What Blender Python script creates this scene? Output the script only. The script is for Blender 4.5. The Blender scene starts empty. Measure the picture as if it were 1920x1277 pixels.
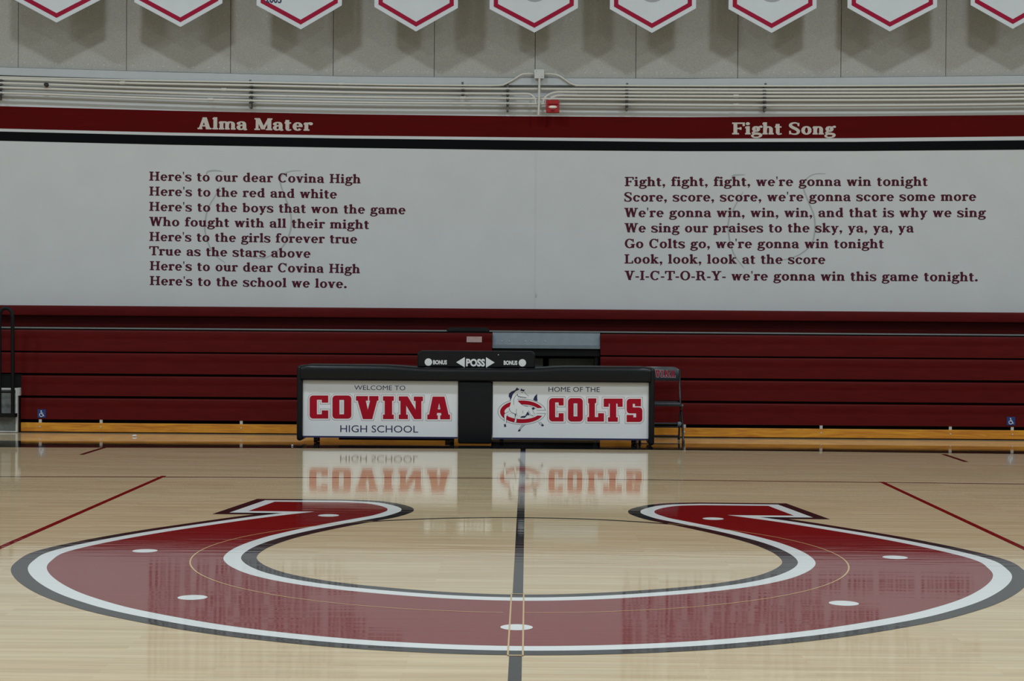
import bpy, bmesh, math, random
from math import sin, cos, pi, radians, hypot
from mathutils import Vector, Matrix
from mathutils.geometry import tessellate_polygon
random.seed(7)
SC = bpy.context.scene
COL = SC.collection
V3 = Vector

# ------------------------------------------------------------------ camera
# world: origin = centre of the court, x along the wall, y towards the wall, z up (metres)
CAM_H, CAM_X, CAM_Y = 1.3566, 0.0394, -9.5182
YAW, PITCH, ROLL, FPX = -0.00936789, -0.01419386, -0.00737913, 3158.41
PW, PH = 1920, 1277
fw = V3((sin(YAW)*cos(PITCH), cos(YAW)*cos(PITCH), sin(PITCH)))
r0 = V3((cos(YAW), -sin(YAW), 0)); d0 = fw.cross(r0)
rt = cos(ROLL)*r0 + sin(ROLL)*d0
dn = -sin(ROLL)*r0 + cos(ROLL)*d0
EYE = V3((CAM_X, CAM_Y, CAM_H))
cam_d = bpy.data.cameras.new('camera'); cam = bpy.data.objects.new('camera', cam_d); COL.objects.link(cam)
cam_d.sensor_width = 36; cam_d.lens = FPX/PW*36; cam_d.clip_end = 100
M = Matrix((rt, -dn, -fw)).transposed().to_4x4(); M.translation = EYE
cam.matrix_world = M
SC.camera = cam

def at(u, v, y):
    """point of the photograph (1920x1277) on the upright plane at depth y"""
    d = fw*FPX + rt*(u-PW/2) + dn*(v-PH/2)
    return EYE + d*((y-EYE.y)/d.y)
def onfloor(u, v, z=0.0):
    d = fw*FPX + rt*(u-PW/2) + dn*(v-PH/2)
    return EYE + d*((z-EYE.z)/d.z)

# ------------------------------------------------------------------ world, lamps, exposure
w = bpy.data.worlds.new('world'); SC.world = w; w.use_nodes = True
w.node_tree.nodes['Background'].inputs[0].default_value = (0.8, 0.9, 1.0, 1)
w.node_tree.nodes['Background'].inputs[1].default_value = 0.0
SC.view_settings.view_transform = 'Standard'; SC.view_settings.look = 'None'
SC.view_settings.gamma = 1; SC.view_settings.use_curve_mapping = False
SC.view_settings.exposure = 0.0
CEIL = 9.4
def lamp(x, y, e, size=0.7, col=(0.865, 0.96, 1.02)):
    l = bpy.data.lights.new('high_bay_lamp', 'AREA'); l.shape = 'DISK'; l.size = size; l.energy = e*1.1; l.color = col
    o = bpy.data.objects.new('high_bay_lamp', l); COL.objects.link(o); o.location = (x, y, CEIL-0.45)
    return o
for (lx, ly, le) in ((-4.0, 4.2, 230), (4.0, 4.2, 230), (-11.5, 4.2, 230), (11.5, 4.2, 230),
                     (-4, -2.5, 230), (4, -2.5, 230), (-11.5, -2.5, 200), (11.5, -2.5, 200),
                     (-4, -9.5, 200), (4, -9.5, 200), (-11.5, -9.5, 160), (11.5, -9.5, 160)):
    lamp(lx, ly, le)

# ------------------------------------------------------------------ materials
def mat(name, col, rough=0.5, noise=0.0, nscale=8.0, spec=0.5, metal=0.0, bump=0.0, bscale=60.0, coat=0.0, stretch=None):
    m = bpy.data.materials.new(name); m.use_nodes = True
    nt = m.node_tree; b = nt.nodes['Principled BSDF']
    b.inputs['Base Color'].default_value = (*col, 1); b.inputs['Roughness'].default_value = rough
    b.inputs['Metallic'].default_value = metal; b.inputs['Specular IOR Level'].default_value = spec
    if coat: b.inputs['Coat Weight'].default_value = coat; b.inputs['Coat Roughness'].default_value = 0.08
    tc = nt.nodes.new('ShaderNodeTexCoord'); src = tc.outputs['Object']
    if stretch:
        mp = nt.nodes.new('ShaderNodeMapping'); mp.inputs['Scale'].default_value = stretch
        nt.links.new(src, mp.inputs[0]); src = mp.outputs[0]
    if noise:
        n = nt.nodes.new('ShaderNodeTexNoise'); n.inputs['Scale'].default_value = nscale; n.inputs['Detail'].default_value = 5
        nt.links.new(src, n.inputs['Vector'])
        r = nt.nodes.new('ShaderNodeMapRange'); r.inputs[1].default_value = 0.3; r.inputs[2].default_value = 0.7
        r.inputs[3].default_value = 1-noise; r.inputs[4].default_value = 1+noise
        nt.links.new(n.outputs[0], r.inputs[0])
        mx = nt.nodes.new('ShaderNodeVectorMath'); mx.operation = 'SCALE'; mx.inputs[0].default_value = col
        nt.links.new(r.outputs[0], mx.inputs['Scale']); nt.links.new(mx.outputs[0], b.inputs['Base Color'])
    if bump:
        n2 = nt.nodes.new('ShaderNodeTexNoise'); n2.inputs['Scale'].default_value = bscale; n2.inputs['Detail'].default_value = 4
        nt.links.new(src, n2.inputs['Vector'])
        bp = nt.nodes.new('ShaderNodeBump'); bp.inputs['Strength'].default_value = bump; bp.inputs['Distance'].default_value = 0.01
        nt.links.new(n2.outputs[0], bp.inputs['Height']); nt.links.new(bp.outputs[0], b.inputs['Normal'])
    return m
FR = 0.048   # varnish roughness of the court
def s2l(r, g, b): return tuple(((c/255)/12.92 if c/255 <= 0.04045 else ((c/255+0.055)/1.055)**2.4) for c in (r, g, b))
MT = dict(
    wall=mat('wall_paint', s2l(196, 199, 200), 0.85, 0.02, 3, spec=0.2, bump=0.05, bscale=30),
    conc=mat('fibre_panel', s2l(168, 167, 161), 0.95, 0.13, 85, spec=0.1, bump=0.5, bscale=140),
    washer=mat('washer', s2l(182, 179, 172), 0.7),
    ledge=mat('ledge_paint', s2l(174, 180, 183), 0.6, 0.03, 5),
    bandred=mat('maroon_wall_paint', s2l(84, 8, 9), 0.7, 0.10, 4, spec=0.06, stretch=(0.4, 1, 4)),
    bandblack=mat('black_wall_paint', s2l(12, 14, 16), 0.7, spec=0.06),
    letter=mat('maroon_vinyl', s2l(72, 10, 34), 0.6, spec=0.2),
    silver=mat('grey_vinyl', s2l(190, 182, 174), 0.6),
    ghost=mat('pencil_mark', s2l(160, 165, 165), 0.8),
    pipe=mat('painted_conduit', s2l(200, 198, 190), 0.36, 0.03, 6),
    strut=mat('strut_steel', s2l(88, 86, 82), 0.5, 0.1, 30),
    boxw=mat('junction_box_paint', s2l(192, 194, 192), 0.5),
    dark=mat('dark_plastic', s2l(14, 14, 16), 0.5),
    firered=mat('alarm_red', s2l(158, 10, 20), 0.35),
    bandred2=mat('faded_red_print', s2l(132, 22, 44), 0.5),
    lens=mat('strobe_lens', s2l(238, 228, 214), 0.15),
    banner=mat('banner_cloth', s2l(202, 208, 213), 0.8, 0.02, 6, spec=0.2),
    bannerred=mat('banner_trim', s2l(150, 14, 52), 0.7, 0.05, 12, spec=0.2),
    navy=mat('navy_ink', s2l(26, 32, 74), 0.6),
    greyink=mat('grey_ink', s2l(150, 152, 160), 0.6),
    seat=mat('maroon_seat_plastic', s2l(81, 11, 11), 0.5, 0.12, 7, spec=0.12, stretch=(0.5, 1, 4)),
    alu=mat('deck_nosing', s2l(120, 128, 128), 0.4, 0.05, 9, metal=0.3),
    deck=mat('grey_steel_deck', s2l(112, 124, 131), 0.45, 0.08, 14, metal=0.2),
    black=mat('black_steel', s2l(10, 10, 12), 0.55, spec=0.2),
    vinyl=mat('black_vinyl', s2l(15, 18, 22), 0.33, 0.05, 10, spec=0.3, bump=0.08, bscale=25),
    sign=mat('sign_board', s2l(224, 227, 229), 0.35, 0.015, 6),
    signred=mat('sign_red', s2l(164, 4, 34), 0.5, 0.05, 10, spec=0.2),
    signout=mat('sign_outline', s2l(120, 122, 128), 0.4),
    signwhite=mat('logo_white', s2l(226, 229, 230), 0.4),
    signpink=mat('sign_halo', s2l(232, 222, 224), 0.4),
    blue=mat('access_blue', s2l(24, 52, 112), 0.4),
    white=mat('white_ink', s2l(214, 218, 220), 0.45),
    mat_grey=mat('step_tread', s2l(104, 110, 108), 0.7, 0.15, 40),
    frame_white=mat('step_trim', s2l(190, 192, 190), 0.5),
    chair=mat('chair_steel', s2l(26, 30, 34), 0.35),
    chairpad=mat('chair_pad', s2l(44, 50, 56), 0.4, 0.05, 20),
    plate=mat('number_plate', s2l(176, 150, 146), 0.5, 0.12, 30),
    putty=mat('dusty_wood', s2l(150, 132, 92), 0.6),
    stripe=mat('court_black', s2l(24, 25, 28), FR), cred=mat('court_maroon', s2l(122, 12, 14), FR, 0.05, 5, stretch=(0.3, 3, 1)),
    cwhite=mat('court_white', s2l(225, 228, 226), FR), cdark=mat('court_dark_maroon', s2l(64, 10, 12), FR),
    ctan=mat('bare_wood_line', s2l(206, 172, 118), FR),
    ceil=mat('ceiling_paint', s2l(150, 148, 142), 0.9), side=mat('side_wall_paint', s2l(165, 163, 158), 0.9),
)
def wood_floor():
    m = bpy.data.materials.new('maple_court'); m.use_nodes = True; nt = m.node_tree; b = nt.nodes['Principled BSDF']
    tc = nt.nodes.new('ShaderNodeTexCoord')
    br = nt.nodes.new('ShaderNodeTexBrick'); br.offset = 0.37; br.offset_frequency = 2
    br.inputs['Scale'].default_value = 1; br.inputs['Brick Width'].default_value = 1.15; br.inputs['Row Height'].default_value = 0.057
    br.inputs['Mortar Size'].default_value = 0.0006; br.inputs['Mortar Smooth'].default_value = 0.3
    br.inputs['Color1'].default_value = (*s2l(210, 190, 154), 1); br.inputs['Color2'].default_value = (*s2l(199, 175, 137), 1)
    br.inputs['Mortar'].default_value = (*s2l(184, 158, 120), 1)
    nt.links.new(tc.outputs['Object'], br.inputs['Vector'])
    mp = nt.nodes.new('ShaderNodeMapping'); mp.inputs['Scale'].default_value = (0.9, 17.5, 1)
    n = nt.nodes.new('ShaderNodeTexNoise'); n.inputs['Scale'].default_value = 1.6; n.inputs['Detail'].default_value = 6
    nt.links.new(tc.outputs['Object'], mp.inputs[0]); nt.links.new(mp.outputs[0], n.inputs['Vector'])
    r = nt.nodes.new('ShaderNodeMapRange'); r.inputs[1].default_value = 0.3; r.inputs[2].default_value = 0.7; r.inputs[3].default_value = 0.86; r.inputs[4].default_value = 1.1
    nt.links.new(n.outputs[0], r.inputs[0])
    mx = nt.nodes.new('ShaderNodeVectorMath'); mx.operation = 'SCALE'
    nt.links.new(br.outputs['Color'], mx.inputs[0]); nt.links.new(r.outputs[0], mx.inputs['Scale'])
    nt.links.new(mx.outputs[0], b.inputs['Base Color'])
    b.inputs['Roughness'].default_value = FR
    return m
MT['maple'] = wood_floor()
def ripple(m):
    """the varnish follows the boards: very slight waves across them"""
    nt = m.node_tree; b = nt.nodes['Principled BSDF']; tc = nt.nodes.new('ShaderNodeTexCoord'); mp = nt.nodes.new('ShaderNodeMapping')
    mp.inputs['Scale'].default_value = (1.1, 11, 1); n = nt.nodes.new('ShaderNodeTexNoise'); n.inputs['Scale'].default_value = 1.3; n.inputs['Detail'].default_value = 2
    bp = nt.nodes.new('ShaderNodeBump'); bp.inputs['Strength'].default_value = 1.0; bp.inputs['Distance'].default_value = 0.00048
    nt.links.new(tc.outputs['Object'], mp.inputs[0]); nt.links.new(mp.outputs[0], n.inputs['Vector']); nt.links.new(n.outputs[0], bp.inputs['Height']); nt.links.new(bp.outputs[0], b.inputs['Normal'])
for k_ in ('maple', 'stripe', 'cred', 'cwhite', 'cdark', 'ctan'): ripple(MT[k_])
def plank(name, c1, c2):
    m = mat(name, c1, 0.45); nt = m.node_tree; b = nt.nodes['Principled BSDF']; tc = nt.nodes.new('ShaderNodeTexCoord')
    mp = nt.nodes.new('ShaderNodeMapping'); mp.inputs['Scale'].default_value = (1.2, 6, 14)
    n = nt.nodes.new('ShaderNodeTexNoise'); n.inputs['Scale'].default_value = 2; n.inputs['Detail'].default_value = 7; n.inputs['Distortion'].default_value = 1.2
    cr = nt.nodes.new('ShaderNodeValToRGB'); cr.color_ramp.elements[0].position = 0.32; cr.color_ramp.elements[1].position = 0.62
    cr.color_ramp.elements[0].color = (*c2, 1); cr.color_ramp.elements[1].color = (*c1, 1)
    nt.links.new(tc.outputs['Object'], mp.inputs[0]); nt.links.new(mp.outputs[0], n.inputs['Vector'])
    nt.links.new(n.outputs[0], cr.inputs[0]); nt.links.new(cr.outputs[0], b.inputs['Base Color'])
    return m
MT['pine'] = plank('varnished_pine', s2l(204, 140, 34), s2l(172, 102, 18))

# ------------------------------------------------------------------ mesh helpers
class MB:
    def __init__(s): s.v = []; s.f = []
    def add(s, vs, fs):
        b = len(s.v); s.v += [tuple(q) for q in vs]; s.f += [tuple(i+b for i in f) for f in fs]; return s
    def box(s, x0, x1, y0, y1, z0, z1, bev=0.0, seg=2):
        bm = bmesh.new(); bmesh.ops.create_cube(bm, size=1)
        for v in bm.verts: v.co = V3(((x0+x1)/2+v.co.x*(x1-x0), (y0+y1)/2+v.co.y*(y1-y0), (z0+z1)/2+v.co.z*(z1-z0)))
        if bev: bmesh.ops.bevel(bm, geom=bm.edges[:], offset=bev, segments=seg, profile=0.5, affect='EDGES')
        return s.bm(bm)
    def bm(s, bm):
        bm.verts.ensure_lookup_table(); bm.verts.index_update()
        s.add([v.co for v in bm.verts], [[v.index for v in f.verts] for f in bm.faces]); bm.free(); return s
    def tube(s, pts, r, n=10, cap=True):
        pts = [V3(p) for p in pts]; rings = []
        up = V3((0.123, 0.99, 0.077)).normalized()
        for i, p in enumerate(pts):
            t = (pts[min(i+1, len(pts)-1)] - pts[max(i-1, 0)]).normalized()
            a = up - t*up.dot(t)
            if a.length < 1e-3: a = V3((1, 0, 0)) - t*t.x
            a.normalize(); bb = t.cross(a)
            rr = r[i] if isinstance(r, (list, tuple)) else r
            rings.append([p + (a*cos(2*pi*k/n) + bb*sin(2*pi*k/n))*rr for k in range(n)])
        vs = [q for ring in rings for q in ring]; fs = []
        for i in range(len(pts)-1):
            for k in range(n): fs.append((i*n+k, i*n+(k+1) % n, (i+1)*n+(k+1) % n, (i+1)*n+k))
        if cap: fs.append(tuple(range(n-1, -1, -1))); fs.append(tuple((len(pts)-1)*n+k for k in range(n)))
        return s.add(vs, fs)
    def prism(s, loop, axis_pts, holes=()):
        """loop: list of (a,b); axis_pts(a,b,k) -> point; k=0 front, 1 back"""
        loops = [list(loop)] + [list(h) for h in holes]; flat = [p for L in loops for p in L]
        tri = tessellate_polygon([[V3((a, b, 0)) for a, b in L] for L in loops]); n = len(flat)
        vs = [axis_pts(a, b, 0) for a, b in flat] + [axis_pts(a, b, 1) for a, b in flat]
        fs = [t for t in tri] + [tuple(i+n for i in reversed(t)) for t in tri]
        o = 0
        for L in loops:
            m = len(L)
            for i in range(m): fs.append((o+i, o+(i+1) % m, n+o+(i+1) % m, n+o+i))
            o += m
        return s.add(vs, fs)
    def flat(s, loop, f, holes=()):
        loops = [list(loop)] + [list(h) for h in holes]; flat = [p for L in loops for p in L]
        tri = tessellate_polygon([[V3((a, b, 0)) for a, b in L] for L in loops])
        return s.add([f(a, b) for a, b in flat], [tuple(t) for t in tri])
    def build(s, name, m, parent=None, smooth=False, label=None, fix=True, origin=None):
        me = bpy.data.meshes.new(name); org = V3(origin) if origin else V3((0, 0, 0))
        me.from_pydata([tuple(V3(v)-org) for v in s.v], [], s.f); me.update()
        if fix:
            bm = bmesh.new(); bm.from_mesh(me); bmesh.ops.recalc_face_normals(bm, faces=bm.faces[:]); bm.to_mesh(me); bm.free()
        me.materials.append(MT[m] if isinstance(m, str) else m)
        if smooth:
            for p in me.polygons: p.use_smooth = True
            try: me.set_sharp_from_angle(angle=radians(38))
            except Exception: pass
        o = bpy.data.objects.new(name, me); COL.objects.link(o)
        if parent is not None:
            o.parent = parent; wl = world_loc(parent); o.location = org - wl
        else: o.location = org
        if label: o['label'] = label
        return o
def world_loc(o):
    p = V3(o.location)
    while o.parent is not None: o = o.parent; p = p + V3(o.location)
    return p
def tag(o, label, cat, group=None):
    o['label'] = label; o['category'] = cat
    if group: o['group'] = group
    return o
def thing(name, loc, label, cat, group=None):
    o = bpy.data.objects.new(name, None); COL.objects.link(o); o.location = loc; o.empty_display_size = 0.1
    return tag(o, label, cat, group)
def struct(o): o['kind'] = 'structure'; return o

def catmull(P, n=8, closed=False):
    out = []; N = len(P)
    rng = range(N) if closed else range(N-1)
    for i in rng:
        g = (lambda k: P[k % N]) if closed else (lambda k: P[max(0, min(N-1, k))])
        p0, p1, p2, p3 = g(i-1), g(i), g(i+1), g(i+2)
        for j in range(n):
            t = j/n
            out.append(tuple(0.5*((2*p1[k]) + (-p0[k]+p2[k])*t + (2*p0[k]-5*p1[k]+4*p2[k]-p3[k])*t*t + (-p0[k]+3*p1[k]-3*p2[k]+p3[k])*t**3) for k in range(len(p1))))
    if not closed: out.append(tuple(P[-1]))
    return out
def area2(L): return sum(L[i][0]*L[(i+1) % len(L)][1]-L[(i+1) % len(L)][0]*L[i][1] for i in range(len(L)))
def offset(L, d, lim=3.2):
    """outward (positive) mitred offset of a closed loop"""
    s = 1 if area2(L) > 0 else -1; out = []; N = len(L)
    for i in range(N):
        a, b, c = V3((*L[i-1], 0)), V3((*L[i], 0)), V3((*L[(i+1) % N], 0))
        e1, e2 = (b-a), (c-b)
        if e1.length < 1e-9 or e2.length < 1e-9: continue
        e1.normalize(); e2.normalize()
        n1 = V3((e1.y, -e1.x, 0))*s; n2 = V3((e2.y, -e2.x, 0))*s
        m = n1+n2
        if m.length < 1e-6: m = n1.copy(); k = d
        else:
            m.normalize(); k = d/max(m.dot(n1), 1/lim)
        q = b + m*k; out.append((q.x, q.y))
    return out
def ribbon(pts, wd, closed=False):
    """quads (list of 4-point loops) along a 2-D path; wd a number or a list"""
    N = len(pts); L = []; Rr = []
    for i in range(N):
        a = pts[i-1] if (closed or i > 0) else pts[i]; c = pts[(i+1) % N] if (closed or i < N-1) else pts[i]
        dx, dy = c[0]-a[0], c[1]-a[1]; l = hypot(dx, dy) or 1e-9
        h = (wd[i] if isinstance(wd, (list, tuple)) else wd)/2
        L.append((pts[i][0]-dy/l*h, pts[i][1]+dx/l*h)); Rr.append((pts[i][0]+dy/l*h, pts[i][1]-dx/l*h))
    return [[L[i], L[(i+1) % N], Rr[(i+1) % N], Rr[i]] for i in range(N if closed else N-1)]
def disc(cx, cy, rx, ry=None, n=24):
    ry = ry or rx; return [(cx+rx*cos(2*pi*k/n), cy+ry*sin(2*pi*k/n)) for k in range(n)]

# ------------------------------------------------------------------ slab serif lettering (drawn stroke by stroke)
XH = 0.69
def glyph(ch, T, t):
    P = []; sv = t*1.05
    def vs(x, y0, y1, w=None): w = (w or T)/2; P.append([(x-w, y0), (x+w, y0), (x+w, y1), (x-w, y1)])
    def hb(x0, x1, y, w=None): w = (w or t)/2; P.append([(x0, y-w), (x1, y-w), (x1, y+w), (x0, y+w)])
    def fb(x0, x1, y=0.0): P.append([(x0, y), (x1, y), (x1, y+sv), (x0, y+sv)])
    def ft(x0, x1, y): P.append([(x0, y-sv), (x1, y-sv), (x1, y), (x0, y)])
    def flag(x0, x1, y): P.append([(x0, y-sv*1.5), (x0, y-sv*0.55), (x1, y), (x1, y-sv*1.5)])
    def dg(x0, y0, x1, y1, w): P.append([(x0-w/2, y0), (x0+w/2, y0), (x1+w/2, y1), (x1-w/2, y1)])
    def arc(cx, cy, ox, oy, a0, a1, n=22, inv=False, T2=None):
        tt = T2 or T; rx, ry = ox-tt/2, oy-t/2; pts = []; wd = []
        for i in range(n+1):
            a = radians(a0+(a1-a0)*i/n); pts.append((cx+rx*cos(a), cy+ry*sin(a)))
            k = abs(cos(a))**1.3; wd.append(t+(tt-t)*(1-k if inv else k))
        P.extend(ribbon(pts, wd))
    def path(pp, wd, n=6):
        q = catmull([(*a, b) for a, b in zip(pp, wd)], n); P.extend(ribbon([(x, y) for x, y, _ in q], [c for _, _, c in q]))
    def dot(x, y, r): P.append(disc(x, y, r, n=14))
    def ess(h, wd, k=1.0):
        sx, sy = wd, h
        path([(0.86*sx, 0.76*sy), (0.80*sx, 0.91*sy), (0.52*sx, 0.975*sy), (0.20*sx, 0.89*sy), (0.15*sx, 0.72*sy), (0.36*sx, 0.58*sy),
              (0.64*sx, 0.46*sy), (0.86*sx, 0.29*sy), (0.78*sx, 0.09*sy), (0.48*sx, 0.03*sy), (0.18*sx, 0.09*sy), (0.09*sx, 0.26*sy)],
             [t*.8, t*.9, t, T*.72, T*.92, T, T, T*.92, T*.7, t, t*.9, t*.8])
        vs(0.88*sx, 0.70*sy, 0.97*sy, t*.9); vs(0.09*sx, 0.02*sy, 0.31*sy, t*.9)
    X = XH; A = 1.02
    if ch == 'a':
        path([(.10, .52), (.17, .63), (.30, .655), (.43, .60), (.47, .46)], [t*1.4, t, t, T*.8, T]); dot(.12, .53, T*.52)
        vs(.47, .08, .47); path([(.47, .40), (.30, .385), (.15, .31), (.115, .19), (.17, .07), (.29, .045), (.41, .10), (.47, .20)], [t, t, T*.8, T, T*.75, t, t, t])
        path([(.47, .16), (.50, .05), (.58, .035), (.63, .06)], [T, T*.8, t, t*.9]); return P, .65
    if ch == 'b': vs(.16, 0, A); flag(.0, .17, A); arc(.36, X/2, .30, X/2+.01, -180, 180); return P, .69
    if ch == 'c': arc(.33, X/2, .31, X/2+.015, 38, 325); dot(.53, .53, T*.5); return P, .62
    if ch == 'd': vs(.51, 0, A); flag(.34, .52, A); fb(.5, .68); arc(.33, X/2, .31, X/2+.01, 0, 360); return P, .70
    if ch == 'e': arc(.33, X/2, .31, X/2+.015, 0, 322); hb(.1, .62, .36); return P, .65
    if ch == 'f':
        vs(.18, 0, .82); fb(.0, .38); hb(.0, .40, X-sv/2, sv); path([(.18, .78), (.22, .93), (.33, .985), (.43, .95)], [T, T*.8, t, t]); dot(.42, .92, T*.5); return P, .42
    if ch == 'g':
        arc(.29, .46, .25, .235, 0, 360); path([(.45, .60), (.53, .66), (.62, .66)], [t, t, t*1.6]); dot(.60, .64, T*.38)
        path([(.20, .26), (.12, .20), (.11, .13), (.2, .08), (.38, .065), (.54, .02), (.57, -.09), (.48, -.20), (.30, -.245), (.12, -.21), (.055, -.11), (.11, -.02), (.22, .05)],
             [t, t, T*.8, T*.85, T*.8, T*.8, T*.8, t*1.1, t, t*1.1, T*.7, t*1.1, t]); return P, .64
    if ch == 'h': vs(.16, 0, A); flag(.0, .17, A); fb(.0, .32); arc(.35, .44, .17+T/2, .25, 180, 0); vs(.52, 0, .45); fb(.37, .69); return P, .71
    if ch == 'i': vs(.17, 0, X); fb(.0, .34); flag(.0, .18, X); dot(.165, .90, T*.56); return P, .35
    if ch == 'k': vs(.16, 0, A); fb(.0, .32); flag(.0, .17, A); dg(.22, .27, .50, X, t*1.4); dg(.56, 0, .34, .38, T*1.15); ft(.36, .66, X); fb(.40, .71); return P, .71
    if ch == 'l': vs(.17, 0, A); fb(.0, .34); flag(.0, .18, A); return P, .35
    if ch == 'm':
        vs(.16, 0, X); flag(.0, .17, X); fb(.0, .32)
        for c in (.33, .69): arc(c, .44, .17+T/2, .25, 180, 0); vs(c+.17, 0, .45); fb(c+.04, c+.33)
        return P, 1.04
    if ch == 'n': vs(.16, 0, X); flag(.0, .17, X); fb(.0, .32); arc(.35, .44, .17+T/2, .25, 180, 0); vs(.52, 0, .45); fb(.37, .69); return P, .71
    if ch == 'o': arc(.34, X/2, .32, X/2+.015, 0, 360); return P, .68
    if ch == 'p': vs(.16, -.28, X); flag(.0, .17, X); fb(.0, .34, -.28); arc(.37, X/2, .31, X/2+.01, -180, 180); return P, .70
    if ch == 'r': vs(.17, 0, X); flag(.0, .18, X); fb(.0, .36); path([(.18, .44), (.25, .58), (.36, .655), (.46, .63)], [t, t, t*1.1, t]); dot(.44, .59, T*.55); return P, .52
    if ch == 's': ess(X, .56); return P, .57
    if ch == 't': vs(.19, .14, .86); P.append([(.02, X-sv), (.19-T/2, .88), (.19+T/2, .88), (.19+T/2, X-sv)]); hb(.02, .42, X-sv/2, sv); path([(.19, .18), (.22, .06), (.32, .035), (.43, .08)], [T, T*.8, t, t*.9]); return P, .45
    if ch == 'u': vs(.16, .2, X); flag(.0, .17, X); arc(.34, .24, .18+T/2, .25, 180, 360); vs(.52, 0, X); flag(.36, .53, X); fb(.5, .69); return P, .71
    if ch == 'v': dg(.34, 0, .13, X, T*1.12); dg(.32, 0, .52, X, t*1.3); ft(.0, .28, X); ft(.40, .66, X); return P, .65
    if ch == 'w':
        dg(.29, 0, .12, X, T*1.05); dg(.27, 0, .45, X, t*1.3); dg(.63, 0, .47, X, T*1.05); dg(.61, 0, .79, X, t*1.3)
        ft(.0, .27, X); ft(.36, .58, X); ft(.67, .92, X); return P, .91
    if ch == 'y': dg(.34, 0, .13, X, T*1.12); dg(.21, -.24, .53, X, t*1.3); dot(.17, -.2, T*.5); ft(.0, .28, X); ft(.40, .66, X); return P, .65
    # capitals
    if ch == 'A': dg(.66, 0, .42, 1, T*1.15); dg(.14, 0, .40, 1, t*1.5); hb(.25, .62, .29); fb(.0, .30); fb(.50, .86); P.append([(.30, .93), (.34, 1), (.52, 1), (.5, .93)]); return P, .87
    if ch == 'C': arc(.44, .5, .42, .515, 42, 318); vs(.75, .64, .98, t); return P, .85
    if ch == 'F': vs(.22, 0, 1); fb(.02, .44); ft(.02, .76, 1); vs(.73, .70, 1, t*1.2); hb(.22, .55, .50); vs(.54, .39, .61, t); return P, .78
    if ch == 'G': arc(.44, .5, .42, .515, 42, 330); vs(.75, .64, .98, t); vs(.74, .02, .42); ft(.54, .90, .44); return P, .92
    if ch == 'H':
        for x in (.20, .74): vs(x, 0, 1); fb(x-.19, x+.19); ft(x-.19, x+.19, 1)
        hb(.2, .74, .52); return P, .95
    if ch == 'I': vs(.2, 0, 1); fb(.01, .39); ft(.01, .39, 1); return P, .40
    if ch == 'L': vs(.20, 0, 1); fb(.0, .72); ft(.0, .42, 1); vs(.70, 0, .30, t*1.2); return P, .76
    if ch == 'M':
        vs(.16, 0, 1, t*1.5); vs(.90, 0, 1, T*1.05); dg(.54, 0.06, .20, 1, T*1.1); dg(.52, .06, .88, 1, t*1.4); fb(.0, .34); fb(.70, 1.08); ft(.0, .28, 1); ft(.80, 1.08, 1); return P, 1.08
    if ch == 'O': arc(.45, .5, .43, .515, 0, 360); return P, .90
    if ch == 'R':
        vs(.20, 0, 1); fb(.0, .42); ft(.0, .45, 1); arc(.42, .745, .31, .26, 90, -90); hb(.2, .43, .965, t); hb(.2, .43, .51, t)
        path([(.45, .50), (.58, .42), (.64, .22), (.72, .05), (.86, .04)], [t, T, T, T*.7, t]); return P, .88
    if ch == 'S': ess(1.0, .66); return P, .69
    if ch == 'T': vs(.40, 0, 1); fb(.2, .60); ft(.0, .80, 1); vs(.03, .70, 1, t*1.2); vs(.77, .70, 1, t*1.2); return P, .80
    if ch == 'V': dg(.46, 0, .20, 1, T*1.15); dg(.44, 0, .70, 1, t*1.4); ft(.0, .40, 1); ft(.54, .88, 1); return P, .86
    if ch == 'W':
        dg(.38, 0, .18, 1, T*1.1); dg(.36, 0, .58, 1, t*1.4); dg(.82, 0, .60, 1, T*1.1); dg(.80, 0, 1.02, 1, t*1.4); ft(.0, .36, 1); ft(.46, .74, 1); ft(.88, 1.18, 1); return P, 1.16
    if ch == 'Y': vs(.42, 0, .45); fb(.22, .62); dg(.42, .40, .17, 1, T*1.1); dg(.42, .40, .68, 1, t*1.4); ft(.0, .36, 1); ft(.52, .84, 1); return P, .84
    if ch == "'": P.append([(.07, .70), (.11, .70), (.15, 1.02), (.03, 1.02)]); return P, .20
    if ch == '.': dot(.14, T*.55, T*.6); return P, .29
    if ch == ',': dot(.14, T*.55, T*.6); P.append([(.14, .0), (.25, .08), (.20, -.08), (.08, -.22), (.06, -.19)]); return P, .30
    if ch == '-': hb(.03, .33, .33, t*1.4); return P, .36
    return P, .36   # space
def serif_line(name, text, p0, p1, cap, y, m, parent, T=.20, t=.098, track=.055):
    """text from world point p0 (baseline left) to p1 (baseline right) on the plane at depth y; one mesh per word under an empty for the line"""
    words = []; x = 0; cur = []
    for ch in text:
        P, adv = glyph(ch, T, t)
        if ch == ' ': words.append(cur); cur = []
        else: cur.append((x, P))
        x += adv+track
    words.append(cur)
    tot = x-track; ex = (p1-p0); ex.y = 0; Ln = ex.length; ex.normalize(); ez = V3((-ex.z, 0, ex.x))
    kx = Ln/tot
    if len(words) > 1:
        ln = bpy.data.objects.new(name, None); COL.objects.link(ln); ln.parent = parent; ln.empty_display_size = 0.1
        ln.location = V3((p0.x, y, p0.z)) - world_loc(parent)
    else: ln = parent
    for wd in words:
        mb = MB(); lay = 0
        for x, P in wd:
            for L in P:
                n = len(mb.v); q = [p0 + ex*((x+a)*kx) + ez*(b*cap) for a, b in L]
                if area2(L) < 0: q.reverse()
                yy = y - 0.00002*(lay % 60); lay += 1
                mb.v += [(p.x, yy, p.z) for p in q]
                for i in range(1, len(L)-1): mb.f.append((n, n+i, n+i+1))
        mb.build('word', m, ln, fix=False)
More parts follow.
